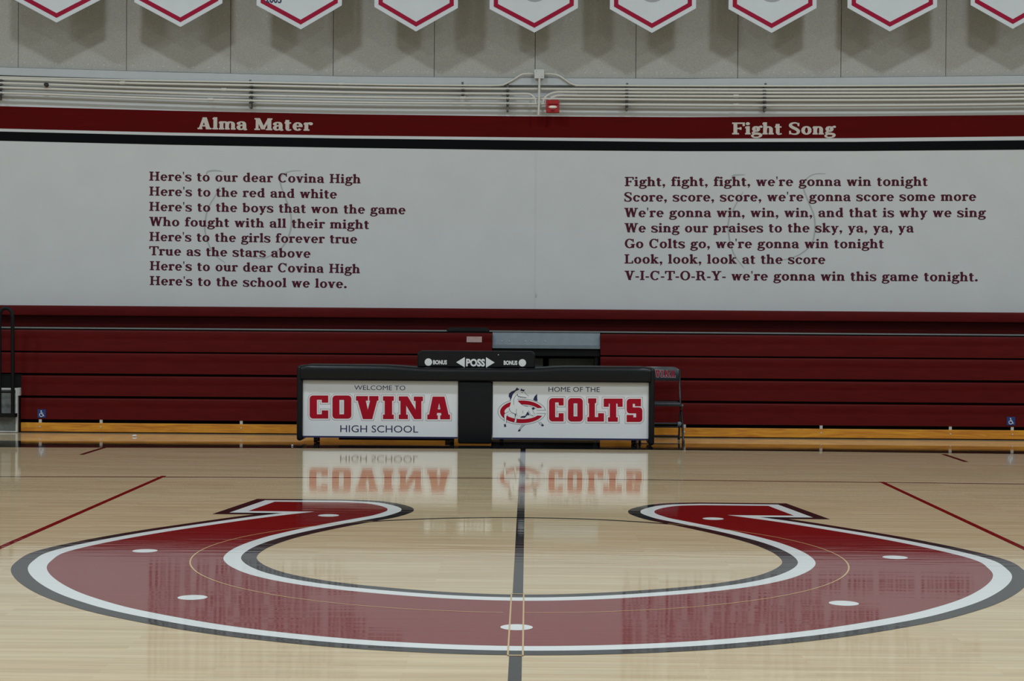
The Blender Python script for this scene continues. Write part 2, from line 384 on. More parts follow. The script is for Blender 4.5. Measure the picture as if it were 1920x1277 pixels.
def sans(name, text, p0, p1, cap, y, m, parent, bold=0.0, extr=0.0008):
    c = bpy.data.curves.new(name, 'FONT'); c.body = text; c.size = 1; c.offset = bold; c.resolution_u = 3
    o = bpy.data.objects.new(name+'_tmp', c); COL.objects.link(o)
    dg = bpy.context.evaluated_depsgraph_get(); dg.update()
    me = bpy.data.meshes.new_from_object(o.evaluated_get(dg)); bpy.data.objects.remove(o); bpy.data.curves.remove(c)
    xs = [v.co.x for v in me.vertices]; ys = [v.co.y for v in me.vertices]
    x0, x1, y1 = min(xs), max(xs), max(ys); y0 = min(min(ys), 0)
    ex = p1-p0; ex.y = 0; Ln = ex.length; ex.normalize(); ez = V3((-ex.z, 0, ex.x)); wl = world_loc(parent)
    for v in me.vertices:
        q = p0 + ex*((v.co.x-x0)/(x1-x0)*Ln) + ez*(v.co.y/y1*cap); q.y = y; v.co = q
    me.materials.append(MT[m]); ob = bpy.data.objects.new(name, me); COL.objects.link(ob); ob.parent = parent; ob.location = -wl
    return ob

# ================================================================== THE SETTING
YW = 10.9
HX = 14.0
fl = struct(MB().box(-HX, HX, -14, YW+0.2, -0.2, 0).build('floor', 'maple'))
wb = struct(MB().box(-HX-0.2, HX+0.2, YW, YW+0.3, 0, CEIL).build('wall_back', 'wall'))
struct(MB().box(-HX-0.2, -HX, -14, YW, 0, CEIL).build('wall_left', 'side'))
struct(MB().box(HX, HX+0.2, -14, YW, 0, CEIL).build('wall_right', 'side'))
struct(MB().box(-HX-0.2, HX+0.2, -14.2, -14, 0, CEIL).build('wall_front', 'side'))
struct(MB().box(-HX-0.2, HX+0.2, -14.2, YW+0.3, CEIL, CEIL+0.2).build('ceiling', 'ceil'))

def interp(tab, u):
    if u <= tab[0][0]: a, b = tab[0], tab[1]
    elif u >= tab[-1][0]: a, b = tab[-2], tab[-1]
    else:
        for a, b in zip(tab, tab[1:]):
            if a[0] <= u <= b[0]: break
    return a[1] + (b[1]-a[1])*(u-a[0])/(b[0]-a[0])
US = (-500, -250, 0, 320, 640, 960, 1280, 1600, 1920, 2170, 2420)
def band(top, bot, y, name, m, parent, thick=0.0, ytop=None):
    mb = MB(); n = len(US); vs = []
    for u in US: vs += [at(u, interp(top, u), y), at(u, interp(bot, u), y)]
    fs = [(2*i, 2*i+1, 2*i+3, 2*i+2) for i in range(n-1)]
    if thick:
        k = len(vs); vs += [V3((q.x, q.y+thick, q.z)) for q in vs]
        fs += [(2*i, 2*i+2, k+2*i+2, k+2*i) for i in range(n-1)] + [(2*i+1, k+2*i+1, k+2*i+3, 2*i+3) for i in range(n-1)] + [(0, 1, k+1, k), (2*n-2, k+2*n-2, k+2*n-1, 2*n-1)]
    return mb.add(vs, fs).build(name, m, parent)
RT = ((0, 199), (320, 207.5), (640, 214), (960, 218), (1280, 219.7), (1600, 218.3), (1920, 215.5))
RB = ((0, 241), (320, 248.5), (640, 254), (960, 257.3), (1280, 260), (1600, 259), (1920, 255.5))
KT = ((0, 246.5), (320, 254), (640, 259.5), (960, 263), (1280, 266.3), (1600, 266), (1920, 263))
KB = ((0, 264), (320, 271.5), (640, 277), (960, 281.3), (1280, 283.5), (1600, 283.3), (1920, 280.7))
band(RT, RB, YW-0.002, 'maroon_band', 'bandred', wb)
band(KT, KB, YW-0.002, 'black_band', 'bandblack', wb)
LT = ((0, 126), (320, 135.5), (640, 143), (960, 146), (1280, 147.7), (1600, 145.3), (1920, 141.7))
LB = ((0, 140.5), (320, 150.5), (640, 157.5), (960, 159.3), (1280, 160.5), (1600, 159.5), (1920, 156.5))
struct(band(LT, LB, YW-0.11, 'trim_1', 'ledge', None, thick=0.11))
# vertical expansion joint with its cover strip below the bands
j = MB(); a, b = at(1005, 284, YW), at(1004, 574, YW)
j.box(a.x-0.006, a.x+0.006, YW-0.003, YW, b.z, a.z); j.build('joint_cover', 'wall', wb)
MB().box(a.x+0.003, a.x+0.02, YW-0.006, YW, at(1006, 557, YW).z, at(1006, 550, YW).z).build('small_fastener', 'washer', wb)

# upper wall: fibre boards 4 ft wide, screwed on
SEAM = [-165, 34, 237, 432, 624.5, 814, 1003, 1192, 1383, 1576.5, 1773, 1972]
pos_txt = ['left edge of the wall', 'left of the second pennant', 'second and third pennants', 'third pennant', 'third and fourth pennants', 'fourth and fifth pennants',
           'just right of the junction box', 'sixth pennant', 'seventh pennant', 'eighth pennant', 'rightmost pennant']
YP = YW-0.05
PTOP = 7.6
LABP = ['rough grey fibre wall panel at the far left, cut by the photo edge',
        'rough grey fibre wall panel below the leftmost pennant', 'rough grey fibre wall panel below the second pennant from the left',
        'rough grey fibre wall panel below the pennant marked with a year', 'rough grey fibre wall panel left of and partly below the fourth pennant',
        'rough grey fibre wall panel directly left of the small junction box', 'rough grey fibre wall panel directly right of the small junction box',
        'rough grey fibre wall panel below the sixth pennant from the left', 'rough grey fibre wall panel right of the seventh pennant from the left',
        'rough grey fibre wall panel below the eighth pennant from the left', 'rough grey fibre wall panel below the rightmost pennant']
for i in range(len(SEAM)-1):
    u0, u1 = SEAM[i], SEAM[i+1]; g = 0.0035
    A0, A1 = at(u0, interp(LT, u0)-0.5, YP), at(u1, interp(LT, u1)-0.5, YP)
    base = ((A0.x+A1.x)/2, YP, min(A0.z, A1.z))
    p = thing('acoustic_panel', base, LABP[i], 'wall panel', 'fibre panels of the upper wall')
    vs = []
    for y in (YP, YW-0.001):
        vs += [V3((A0.x+g, y, A0.z)), V3((A1.x-g, y, A1.z)), V3((A1.x-g, y, PTOP)), V3((A0.x+g, y, PTOP))]
    MB().add(vs, [(0, 1, 2, 3), (7, 6, 5, 4), (0, 4, 5, 1), (1, 5, 6, 2), (2, 6, 7, 3), (3, 7, 4, 0)]).build('board', 'conc', p)
    k = 7 if 0 < i < 10 else 6
    for q in range(k):
        f = 0.06 + 0.88*q/(k-1); rr = 0.011
        for dz in (0.062, 0.70) if q % 2 == 0 else (0.062,):
            c = A0.lerp(A1, f)
            if i == 0 and f < .7: continue
            s = MB(); s.tube([(c.x, YP+0.004, c.z+dz), (c.x, YP-0.003, c.z+dz)], rr, 10); s.build('screw_washer', 'washer', p)

# ================================================================== COURT MARKINGS (paint in the floor)
def floor_poly(name, m, loop, z, parent, holes=()):
    return MB().flat(loop, lambda a, b: V3((a, b, z)), holes).build(name, m, parent, fix=False)
def floor_quads(name, m, quads, z, parent):
    mb = MB()
    for q in quads: mb.add([(x, y, z) for x, y in q], [(0, 1, 2, 3)])
    return mb.build(name, m, parent, fix=False)
def up(o):
    bm = bmesh.new(); bm.from_mesh(o.data)
    for f in bm.faces:
        if f.normal.z < 0: f.normal_flip()
    bm.to_mesh(o.data); bm.free(); return o
N1 = ((-500, 834), (0, 838.8), (270, 839.6), (540, 840.5), (980, 841.6), (1250, 844), (1500, 846.3), (1920, 851.6), (2420, 858))
N2 = ((-500, 822), (0, 826.5), (480, 828.5), (960, 829), (1440, 833), (1920, 837.8), (2420, 843))
near = [onfloor(u, interp(N1, u)) for u in range(-300, 2221, 120)]; far = [onfloor(u, interp(N2, u)) for u in range(-300, 2221, 120)]
up(floor_poly('sideline_stripe', 'stripe', [(p.x, p.y) for p in near] + [(p.x, p.y) for p in reversed(far)], 0.0006, fl))
YN = onfloor(980, 841.6).y
lw = 0.051
up(floor_quads('centre_line', 'stripe', [[(-lw/2, -1.31), (lw/2, -1.31), (lw/2, YN), (-lw/2, YN)], [(-lw/2, -9), (lw/2, -9), (lw/2, -2.81), (-lw/2, -2.81)]], 0.0008, fl))
for sx in (-1, 1):
    up(floor_quads('attack_line', 'cred', [[(sx*3-0.022, -9), (sx*3+0.022, -9), (sx*3+0.022, 4.55), (sx*3-0.022, 4.55)]], 0.0008, fl))
    up(floor_quads('hash_mark', 'cdark', [[(sx*4.24-0.024, 6.6), (sx*4.24+0.024, 6.6), (sx*4.24+0.024, 7.5), (sx*4.24-0.024, 7.5)]], 0.0009, fl))
VS = ((-300, 893), (0, 894), (428, 895), (857, 896.2), (960, 897), (1280, 900.5), (1640, 904.5), (1920, 907.8), (2220, 911))
pts = [onfloor(u, interp(VS, u)) for u in range(-300, 2221, 120)]
up(floor_quads('volleyball_sideline', 'cdark', ribbon([(p.x, p.y) for p in pts], 0.045), 0.0007, fl))
up(floor_quads('centre_circle', 'stripe', ribbon([(1.83*cos(a), 1.83*sin(a)) for a in [radians(x) for x in range(46, 135, 2)]], 0.04), 0.0008, fl))

# the big horseshoe, symmetric about the centre line
outer = [(0, -2.606), (.455, -2.552), (.86, -2.42), (1.29, -2.19), (1.72, -1.85), (1.98, -1.57), (2.19, -1.28), (2.38, -.93), (2.51, -.60), (2.563, -.31), (2.572, 0.0), (2.452, .40),
         (2.24, .86), (1.987, 1.285), (1.71, 1.71), (1.42, 2.07)]
toe = [(1.42, 2.07), (1.88, 2.068), (1.787, 2.663), (1.32, 2.668)]
inner = [(1.32, 2.668), (1.14, 2.618), (1.03, 2.50), (.955, 2.345), (.932, 2.23), (.938, 2.10), (1.0, 1.885), (1.075, 1.74), (1.19, 1.53), (1.322, 1.275), (1.448, 1.0), (1.56, .695), (1.634, .37),
         (1.660, .09), (1.648, -.16), (1.594, -.375), (1.505, -.585), (1.385, -.785), (1.20, -.995), (.945, -1.19), (.61, -1.36), (.30, -1.465), (0, -1.503)]
def mirror_spline(P, first):
    Q = [(-x, y) for x, y in reversed(P[1:])] + P if first else P + [(-x, y) for x, y in reversed(P[:-1])]
    return catmull(Q, 6)
R1 = mirror_spline(outer, True); R1 = R1[len(R1)//2:]
I1 = mirror_spline(inner, False); I1 = I1[:len(I1)//2+1]
half = R1[:-1] + [toe[0], toe[1], toe[2]] + I1
red = half + [(-x, y) for x, y in reversed(half[1:-1])]
# drop coincident points
cl = []
for q in red:
    if not cl or hypot(q[0]-cl[-1][0], q[1]-cl[-1][1]) > 1e-4: cl.append(q)
red = cl
em = thing('court_emblem', (0, 0, 0), 'huge maroon horseshoe with white and black borders painted around the court centre', 'emblem')
up(floor_poly('black_border', 'stripe', offset(red, 0.183, 4), 0.0012, em))
up(floor_poly('white_border', 'cwhite', offset(red, 0.097, 4), 0.0016, em))
up(floor_poly('maroon_body', 'cred', red, 0.0020, em))
for (x, y) in ((-2.14, .074), (2.14, .074), (-1.30, 1.85), (1.30, 1.85), (-1.555, -1.494), (1.555, -1.494), (0.0, -2.19)):
    up(floor_poly('nail_hole', 'cwhite', disc(x, y, 0.071, n=32), 0.0024, em))
tanq = ribbon([(1.83*cos(radians(a)), 1.83*sin(radians(a))) for a in range(-238, -91)], 0.009) + ribbon([(1.83*cos(radians(a)), 1.83*sin(radians(a))) for a in range(-89, 59)], 0.009)
up(floor_quads('circle_outline', 'ctan', tanq, 0.0028, em))
tl = []
for x in (-0.031, 0.029): tl.append([(x-.0035, -2.80), (x+.0035, -2.80), (x+.0035, -1.31), (x-.0035, -1.31)])
for y in (-2.80, -1.31): tl.append([(-.031, y-.007), (.029, y-.007), (.029, y+.007), (-.031, y+.007)])
up(floor_quads('line_outline', 'ctan', tl, 0.0030, em))

# ================================================================== WALL LETTERING
YL = YW-0.003
def block(name_label, lines, cap_px, u_label, T=.20, t=.098):
    q = at(lines[0][1][0], lines[0][1][1], YW)
    th = thing('song_lyrics', (q.x, YW, q.z), name_label, 'lettering')
    for txt, (u0, v0), (u1, v1) in lines:
        serif_line('text_line', txt, at(u0, v0, YL), at(u1, v1, YL), cap_px/154.7, YL, 'letter', th, T, t)
    return th
left_song = block('eight maroon lines of slab lettering on the white wall under the heading Alma Mater', [
    ("Here's to our dear Covina High", (279.6, 338.6), (676.5, 343.8)),
    ("Here's to the red and white", (279.6, 366.6), (631.8, 372.2)),
    ("Here's to the boys that won the game", (279.6, 395.3), (760.5, 401.6)),
    ("Who fought with all their might", (279.6, 423.4), (692, 429.2)),
    ("Here's to the girls forever true", (279.9, 451.7), (669.8, 456.5)),
    ("True as the stars above", (280.2, 478.4), (582.3, 483.3)),
    ("Here's to our dear Covina High", (280.6, 506.4), (675.2, 512.4)),
    ("Here's to the school we love.", (280.6, 534.3), (650.6, 540.2))], 16.9, 0)
right_song = block('seven maroon lines of slab lettering on the white wall under the heading Fight Song', [
    ("Fight, fight, fight, we're gonna win tonight", (1171, 349), (1739.5, 348.5)),
    ("Score, score, score, we're gonna score some more", (1170.5, 377.8), (1830.5, 376.6)),
    ("We're gonna win, win, win, and that is why we sing", (1170.5, 407), (1848, 407)),
    ("We sing our praises to the sky, ya, ya, ya", (1171, 435.6), (1713.5, 435.6)),
    ("Go Colts go, we're gonna win tonight", (1171, 465), (1657.3, 465.4)),
    ("Look, look, look at the score", (1171, 494), (1547.6, 494.8)),
    ("V-I-C-T-O-R-Y- we're gonna win this game tonight.", (1171, 524.8), (1833.8, 527.4))], 17.2, 0)
def heading(txt, u0, v0, u1, v1, cap, label):
    q = at(u0, v0, YW); o = thing('song_heading', (q.x, YW, q.z), label, 'lettering')
    serif_line('text_line', txt, at(u0, v0, YL), at(u1, v1, YL), cap/154.7, YL-0.001, 'silver', o, .23, .115, .035)
heading('Alma Mater', 370.3, 242.2, 585.2, 245.4, 22.3, 'pale grey heading Alma Mater on the maroon wall band')
heading('Fight Song', 1372, 252.1, 1566, 252.3, 22.3, 'pale grey heading Fight Song on the maroon wall band')
# faint horseshoes drawn on the wall behind the words
def ghost(label, strokes, ox, oy, s):
    q0 = at(ox+strokes[1][-1][0]/s, oy+strokes[1][-1][1]/s, YW); th = thing('faint_horseshoe', (q0.x, YW, q0.z), label, 'drawing')
    for st in strokes:
        mb = MB(); pp = [at(ox+a/s, oy+b/s, YW-0.0015) for a, b in st]
        q = catmull([(p.x, p.z) for p in pp], 8); n = len(q)
        wd = [0.020*(0.25+0.75*math.sin(pi*min(1, max(0, i/(n-1))))**0.6) for i in range(n)]
        for r in ribbon(q, wd): mb.add([(x, YW-0.0015, z) for x, z in (r if area2(r) > 0 else r[::-1])], [(0, 1, 2, 3)])
        mb.build('pencil_stroke', 'ghost', th, fix=False)
ghost('faint grey horseshoe outline on the wall behind the Alma Mater words', [
    [(505, 100), (512, 76), (560, 68), (608, 74)], [(590, 170), (560, 232), (515, 310), (496, 400), (496, 462), (515, 535), (560, 610), (625, 662)],
    [(1115, 70), (1050, 72), (988, 100), (980, 150), (1010, 240), (1040, 320), (1050, 400), (1040, 470), (1000, 550), (940, 600), (870, 632), (800, 625)]], 240, 300, 3.4286)
ghost('faint grey horseshoe outline on the wall behind the Fight Song words', [
    [(588, 90), (595, 73), (650, 70)], [(640, 150), (600, 222), (570, 295), (576, 380), (600, 452), (645, 512)],
    [(1030, 65), (975, 68), (935, 95), (925, 130), (950, 200), (975, 262), (980, 330), (965, 395), (920, 440), (860, 467), (800, 475)]], 1140, 300, 2.526)

# ================================================================== PENNANTS
YB = YW-0.64
BAN = [((22, -3), (106, 42.3), (190, -1)), ((251.7, 4), (338.5, 50.5), (417, 6)), ((481, 10), (564, 55), (641, 10)), ((702, 13), (780, 59), (858.5, 15)), ((918, 17), (1002, 61), (1083.5, 15)),
       ((1143.5, 17), (1222.3, 61.7), (1305, 15.5)), ((1366, 17), (1446.7, 61.7), (1531, 15)), ((1589, 14.5), (1668.3, 59), (1757, 13)), ((1820, 9.5), (1899, 54), (1980, 8))]
BL = ['leftmost white pennant with maroon border, its point nearest the left photo edge', 'second white pennant from the left with maroon border, hanging over the grey wall',
      'white pennant with maroon border bearing the year 2005, third from the left', 'fourth white pennant from the left with maroon border, left of the junction box',
      'white pennant with maroon border hanging right above the junction box', 'white pennant with maroon border, first to the right of the junction box',
      'white pennant with maroon border above the heading Fight Song', 'second white pennant from the right with maroon border', 'rightmost white pennant with maroon border, cut by the photo edge']
for i, (a, t_, c) in enumerate(BAN):
    A, T0, C = at(*a, YB), at(*t_, YB), at(*c, YB); top = 6.35
    th = thing('pennant_banner', (T0.x, YB, T0.z), BL[i], 'pennant', 'white pennants along the top of the wall')
    loop = [(A.x, A.z), (T0.x, T0.z), (C.x, C.z), (C.x, top), (A.x, top)]
    MB().prism(loop, lambda x, z, k: V3((x, YB+k*0.006, z))).build('cloth', 'banner', th)
    ins = offset(loop, -0.048); ins2 = offset(loop, -0.098)
    MB().flat(ins, lambda x, z: V3((x, YB-0.0015, z)), [ins2]).build('border', 'bannerred', th, fix=False)
    # rod and wall arms that carry the cloth (above the frame)
    MB().tube([(A.x-0.05, YB+0.003, top), (C.x+0.05, YB+0.003, top)], 0.016).build('rod', 'pipe', th)
    for x in (A.x+0.1, C.x-0.1): MB().tube([(x, YB, top), (x, YP-0.001, top)], 0.01).build('bracket', 'pipe', th)
    if i == 2:
        sans('year_text', '2005', at(497.5, 4.6, YB), at(528, 5.6, YB), 13/157, YB-0.002, 'navy', th, bold=0.03)
    if i in (4, 5, 6):
        cx = T0.x; zc = T0.z+0.535
        mb = MB()
        for q in ribbon(disc(cx, zc, 0.15, n=40), 0.055, True): mb.add([(x, YB-0.002, z) for x, z in q], [(0, 1, 2, 3)])
        mb.build('round_crest', 'greyink', th, fix=False)

# ================================================================== CONDUITS
YC = YW-0.13
def pipe(pts, label, r=0.0155, y=YC, couplings=()):
    P = [at(u, v, y) for u, v in pts]
    P = catmull([tuple(p) for p in P], 6)
    mid = P[len(P)//2]; th = thing('conduit_pipe', mid, label, 'pipe', 'grey conduits along the wall')
    MB().tube(P, r, 10).build('tube', 'pipe', th, smooth=True)
    for u in couplings:
        v = interp(pts, u); a, b = at(u-5, v, y), at(u+5, v, y)
        MB().tube([a, b], r*1.35, 10).build('coupling', 'pipe', th, smooth=True)
G0L = [(-500, 126), (-200, 136), (0, 144.5), (230, 150), (462, 154), (700, 158.5), (880, 160.3), (935, 160)]
pipe(G0L + [(948, 157), (965, 148), (978, 140), (990, 138.5), (1003, 138.6)], 'thin grey conduit arching up from the left into the junction box', 0.012, couplings=(640,))
pipe([(1019, 138.6), (1035, 139), (1048, 142), (1060, 150), (1072, 157.5), (1085, 160), (1120, 160.4), (1520, 161), (1920, 158), (2420, 148)], 'thin grey conduit arching down from the junction box to the right', 0.012)
pipe([(-500, 135), (0, 148), (230, 155.5), (462, 160), (700, 164.5), (940, 166.6), (1120, 167), (1520, 168), (1920, 165.5), (2420, 156)], 'grey conduit running the whole wall, uppermost of the long ones', couplings=(230,))
pipe([(-500, 143), (0, 155.5), (230, 163.5), (462, 169.2), (700, 173.8), (940, 175.8), (985, 175.9), (996, 178), (1003, 185), (1005, 196)], 'grey conduit from the left that bends down beside the riser', couplings=(420,))
pipe([(1018, 196), (1020, 186), (1028, 178), (1042, 173.3), (1060, 172.8), (1120, 173.1), (1520, 174.2), (1920, 172.5), (2420, 163)], 'upper of two grey conduits bending down left of the red alarm')
pipe([(1027, 196), (1030, 188), (1037, 182), (1048, 179.3), (1070, 179.2), (1120, 179.6), (1520, 180.8), (1920, 178.8), (2420, 170)], 'lower of two grey conduits bending down behind the red alarm', couplings=(1380,))
pipe([(-500, 151.5), (0, 164), (230, 171.5), (462, 178.5), (700, 182.4), (940, 184.4), (1120, 186.2), (1520, 188), (1920, 185.8), (2420, 177)], 'grey conduit running the whole wall, second from the bottom', couplings=(868,))
pipe([(-500, 161), (0, 174), (230, 182), (462, 188.6), (700, 192.6), (940, 194), (1120, 195.8), (1520, 198), (1920, 195), (2420, 186)], 'lowest grey conduit running the whole wall just above the maroon band', couplings=(395, 1380))
pipe([(1011.5, 147), (1011, 170), (1010.5, 195), (1009.5, 216)], 'short vertical grey riser conduit below the junction box', 0.014, y=YW-0.166)
def strut(u, v0, v1, label, marks):
    a, b = at(u, v0, YW), at(u, v1, YW); th = thing('strut_bracket', (a.x, YW, b.z), label, 'bracket', 'strut brackets holding the conduits')
    MB().box(a.x-0.013, a.x+0.013, YC+0.0185, YW, b.z, a.z).build('channel', 'strut', th)
    for v in marks:
        c = at(u, v, YC); MB().box(c.x-0.018, c.x+0.018, YC-0.019, YC+0.04, c.z-0.020, c.z-0.006).build('clamp', 'strut', th)
strut(2, 140, 188, 'strut bracket at the left photo edge behind the conduits', (148, 155.5, 164, 174))
strut(472, 152, 204, 'strut bracket above the heading Alma Mater', (160, 169.4, 178.6, 188.7))
strut(868, 156, 182, 'short strut bracket left of the one beside the junction box', (166, 175.3))
strut(952, 156, 210, 'strut bracket just left of the junction box', (166.7, 175.8, 184.5, 194.1))
strut(1175, 158, 208, 'strut bracket right of the red alarm', (167.2, 173.2, 179.8, 186.4, 196))
strut(1433, 158, 210, 'strut bracket above the heading Fight Song', (167.8, 174, 180.5, 187.6, 197.5))
# junction box
a, b = at(1002.7, 130.7, YW-0.18), at(1019.7, 146.5, YW-0.18)
jb = thing('junction_box', ((a.x+b.x)/2, YW, b.z), 'small square pale grey junction box on the wall where two conduits arch together', 'electrical box')
MB().box(a.x, b.x, YW-0.172, YP-0.001, b.z, a.z, 0.006).build('housing', 'boxw', jb)
MB().box(a.x-0.004, b.x+0.004, YW-0.18, YW-0.172, b.z-0.004, a.z+0.004, 0.003).build('cover', 'boxw', jb)
for sx, sz in ((.2, .8), (.8, .2)):
    x = a.x+(b.x-a.x)*sx; z = b.z+(a.z-b.z)*sz; MB().tube([(x, YW-0.179, z), (x, YW-0.183, z)], 0.004, 8).build('screw', 'strut', jb)
# fire alarm
yf = YW-0.195
a, b = at(1024, 186.8, yf), at(1048.7, 211.5, yf)
fa = thing('fire_alarm', ((a.x+b.x)/2, YW, b.z), 'red square fire alarm strobe mounted over the conduits above the maroon band', 'fire alarm')
MB().box(a.x, b.x, yf, YC-0.0185, b.z, a.z, 0.010).build('housing', 'firered', fa)
c = at(1036.5, 200.8, yf); mb = MB()
bm = bmesh.new(); bmesh.ops.create_uvsphere(bm, u_segments=16, v_segments=10, radius=1)
for v in bm.verts: v.co = V3((c.x+v.co.x*0.052, yf-0.002+v.co.y*0.022, c.z+v.co.z*0.019))
mb.bm(bm).build('strobe_lens', 'lens', fa, smooth=True)
MB().box(c.x-0.02, c.x+0.02, yf-0.018, yf, c.z-0.044, c.z-0.038).build('test_slot', 'bannerred', fa)
MB().box(c.x-0.06, c.x+0.06, yf-0.008, yf, c.z+0.03, c.z+0.036).build('sounder_grille', 'bandred', fa)
# small dark sensor on the conduits at the left
c = at(88, 159.5, YC); se = thing('wall_sensor', (c.x, YC, c.z), 'tiny round black sensor on the conduits near the left photo edge', 'sensor')
MB().tube([(c.x, YC-0.012, c.z), (c.x, YC-0.05, c.z)], [0.028, 0.024], 14).build('knob', 'dark', se, smooth=True)
MB().box(c.x-0.022, c.x+0.022, YC-0.012, YC+0.0, c.z-0.058, c.z-0.02, 0.004).build('base', MT['putty'], se)

# ================================================================== BLEACHERS
YF = 9.55   # front face of the folded rows
def zrow(v, u, y=YF): return at(u, v, y).z
def board_mb(x0, x1, y, z0, z1, depth=0.30, nose=0.42, rec=0.003):
    """moulded seat front: rounded upper nose, slightly recessed lower skirt"""
    h = z1-z0; zn = z1-h*nose; rr = 0.016
    prof = [(y+rec, z0), (y+rec, zn-0.012), (y+0.004, zn+0.006), (y, zn+0.02), (y, z1-rr)]
    prof += [(y+rr*(1-cos(a)), z1-rr+rr*sin(a)) for a in (radians(22.5), radians(45), radians(67.5), radians(90))]
    prof += [(y+depth, z1), (y+depth, z0)]
    n = len(prof); vs = [(x0, a, b) for a, b in prof]+[(x1, a, b) for a, b in prof]
    return MB().add(vs, [tuple(range(n)), tuple(range(2*n-1, n-1, -1))]+[(i, n+i, n+(i+1) % n, (i+1) % n) for i in range(n)])
def seatrow(x0, x1, y, z0, z1, parent, **k): return board_mb(x0, x1, y, z0, z1, **k).build('seat_board', 'seat', parent, smooth=True)
# left bank ; rows measured left / right of the picture and averaged in metres
def zz(vl, ul, vr, ur, y): return 0.5*(zrow(vl, ul, y)+zrow(vr, ur, y))
rows = []
RY = [YF+0.045, YF+0.03, YF+0.015, YF]
for (tl, tr), (bl, br), y in (((619.7, 630.3), (659.6, 669.4), RY[0]), ((662.5, 672.8), (701.6, 710.8), RY[1]), ((705.2, 716.3), (743.4, 753.6), RY[2]), ((748.8, 757.5), (788.5, 797.5), RY[3])):
    rows.append((zz(bl, 290, br, 1610, y), zz(tl, 290, tr, 1610, y), y))
kick = (0.008+zz(811.9, 290, 822.6, 1610, YF+0.02), zz(794.8, 290, 803.7, 1610, YF+0.02))
XL2, XL4 = -9.5, at(39, 740, YF).x
XLE, XRS, XRE = at(922.5, 640, RY[0]).x, at(1126, 650, RY[0]).x, 9.5
def wheelchair(parent, u, v, y):
    c = at(u, v, y); s = 0.047
    pl = MB().box(c.x-s, c.x+s, y-0.004, y+0.024, c.z-s, c.z+s).build('accessibility_sign', 'blue', parent, label='blue wheelchair sign')
    mb = MB(); f = lambda a, b: (c.x+a*s, y-0.0055, c.z+b*s)
    def rb(p, w):
        for q in ribbon(p, w): mb.add([f(a, b) for a, b in q], [(0, 1, 2, 3)])
    mb.flat(disc(-.12, .62, .15, n=14), lambda a, b: V3(f(a, b)))
    rb([(-.12, .40), (-.06, -.08), (.30, -.08), (.45, -.55), (.62, -.5)], .17); rb([(-.08, .2), (.25, .2)], .13)
    rb([(.0+.42*cos(a)-.1, -.3+.42*sin(a)) for a in [radians(d) for d in range(115, 345, 12)]], .13)
    mb.build('wheelchair_symbol', 'white', pl, fix=False)
def bracket(parent, u, v):
    c = at(u, v, YF+0.03); o = MB().box(c.x-0.016, c.x+0.016, YF+0.006, YF+0.022, kick[1]-0.001, rows[3][0]+0.001, 0.0005).build('bracket', 'washer', parent)
    MB().tube([(c.x, YF+0.005, (kick[0]+kick[1])/2+0.006), (c.x, YF-0.006, (kick[0]+kick[1])/2+0.006)], 0.009, 8).build('bolt', 'washer', o)
lb = thing('bleacher_bank', (-3.5, YF, 0), 'folded maroon bleachers left of the scoring table, with a white plate on the upper row', 'bleachers', 'folded maroon bleacher banks')
for i, (z0, z1, y) in enumerate(rows): seatrow(XL2 if i < 2 else XL4, XLE, y, z0, z1, lb)
MB().box(XL4, XLE, YF, YF+0.027, kick[0], kick[1], 0.004).build('kick_board', 'pine', lb)
MB().box(XL4+0.01, XLE-0.02, YF+0.14, YW-0.35, 0.0, rows[0][1]-0.06).box(XL4+0.01, XLE-0.02, YF+0.028, YF+0.14, 0, kick[0]+0.03).build('undercarriage', 'black', lb)
for u, v in ((76.5, 790), (190.5, 790.5), (453, 792)): bracket(lb, u, v)
wheelchair(lb, 78.3, 775.5, YF)
c0, c1 = at(875, 631, RY[0]), at(903.5, 642, RY[0])
MB().box(c0.x, c1.x, RY[0]-0.003, RY[0]+0.004, c1.z, c0.z, 0.001).build('number_plate', 'plate', lb, label='scuffed white plate')
rb_ = thing('bleacher_bank', (4, YF, 0), 'folded maroon bleachers right of the scoring table and the black chair', 'bleachers', 'folded maroon bleacher banks')
for i, (z0, z1, y) in enumerate(rows): seatrow(XRS, XRE, y, z0, z1, rb_)
MB().box(XRS, XRE, YF, YF+0.027, kick[0], kick[1], 0.004).build('kick_board', 'pine', rb_)
MB().box(XRS+0.02, XRE-0.01, YF+0.14, YW-0.35, 0.0, rows[0][1]-0.06).box(XRS+0.01, XRE-0.02, YF+0.028, YF+0.14, 0, kick[0]+0.03).build('undercarriage', 'black', rb_)
for u, v in ((1283, 797), (1539, 799), (1781, 802), (1897, 804)): bracket(rb_, u, v)
wheelchair(rb_, 1895.5, 789.5, YF)
# upper row along the wall with its deck
YT = YW-0.42
tz1 = zz(574.6, 290, 583.5, 1610, YT); tz0 = zz(616, 290, 624.5, 1610, YT)
ub = thing('bleacher_top_row', (0, YT, 0), 'long maroon top bleacher row running the whole wall behind the grey deck edge', 'bleachers')
seatrow(XL2, XRE, YT, tz0, tz1, ub, nose=0.46, rec=0.17, depth=0.40)
dz = zz(617.2, 290, 625.8, 1610, RY[0]+0.06)
MB().box(XL2, XRE, RY[0]+0.06, YT+0.30, dz-0.006, dz+0.004, 0.002).build('deck', 'alu', ub)
MB().box(XL2, XLE-0.02, RY[0]+0.075, RY[0]+0.09, rows[0][1]+0.002, dz-0.008).build('deck_skirt', 'black', lb)
MB().box(XL2, XLE-0.02, YT+0.10, YW-0.02, 0, dz-0.007).build('undercarriage', 'black', ub)
MB().box(XRS+0.02, XRE, RY[0]+0.075, RY[0]+0.09, rows[0][1]+0.002, dz-0.008).build('deck_skirt', 'black', rb_)
MB().box(XRS+0.02, XRE, YT+0.10, YW-0.02, 0, dz-0.007).build('undercarriage', 'black', ub)
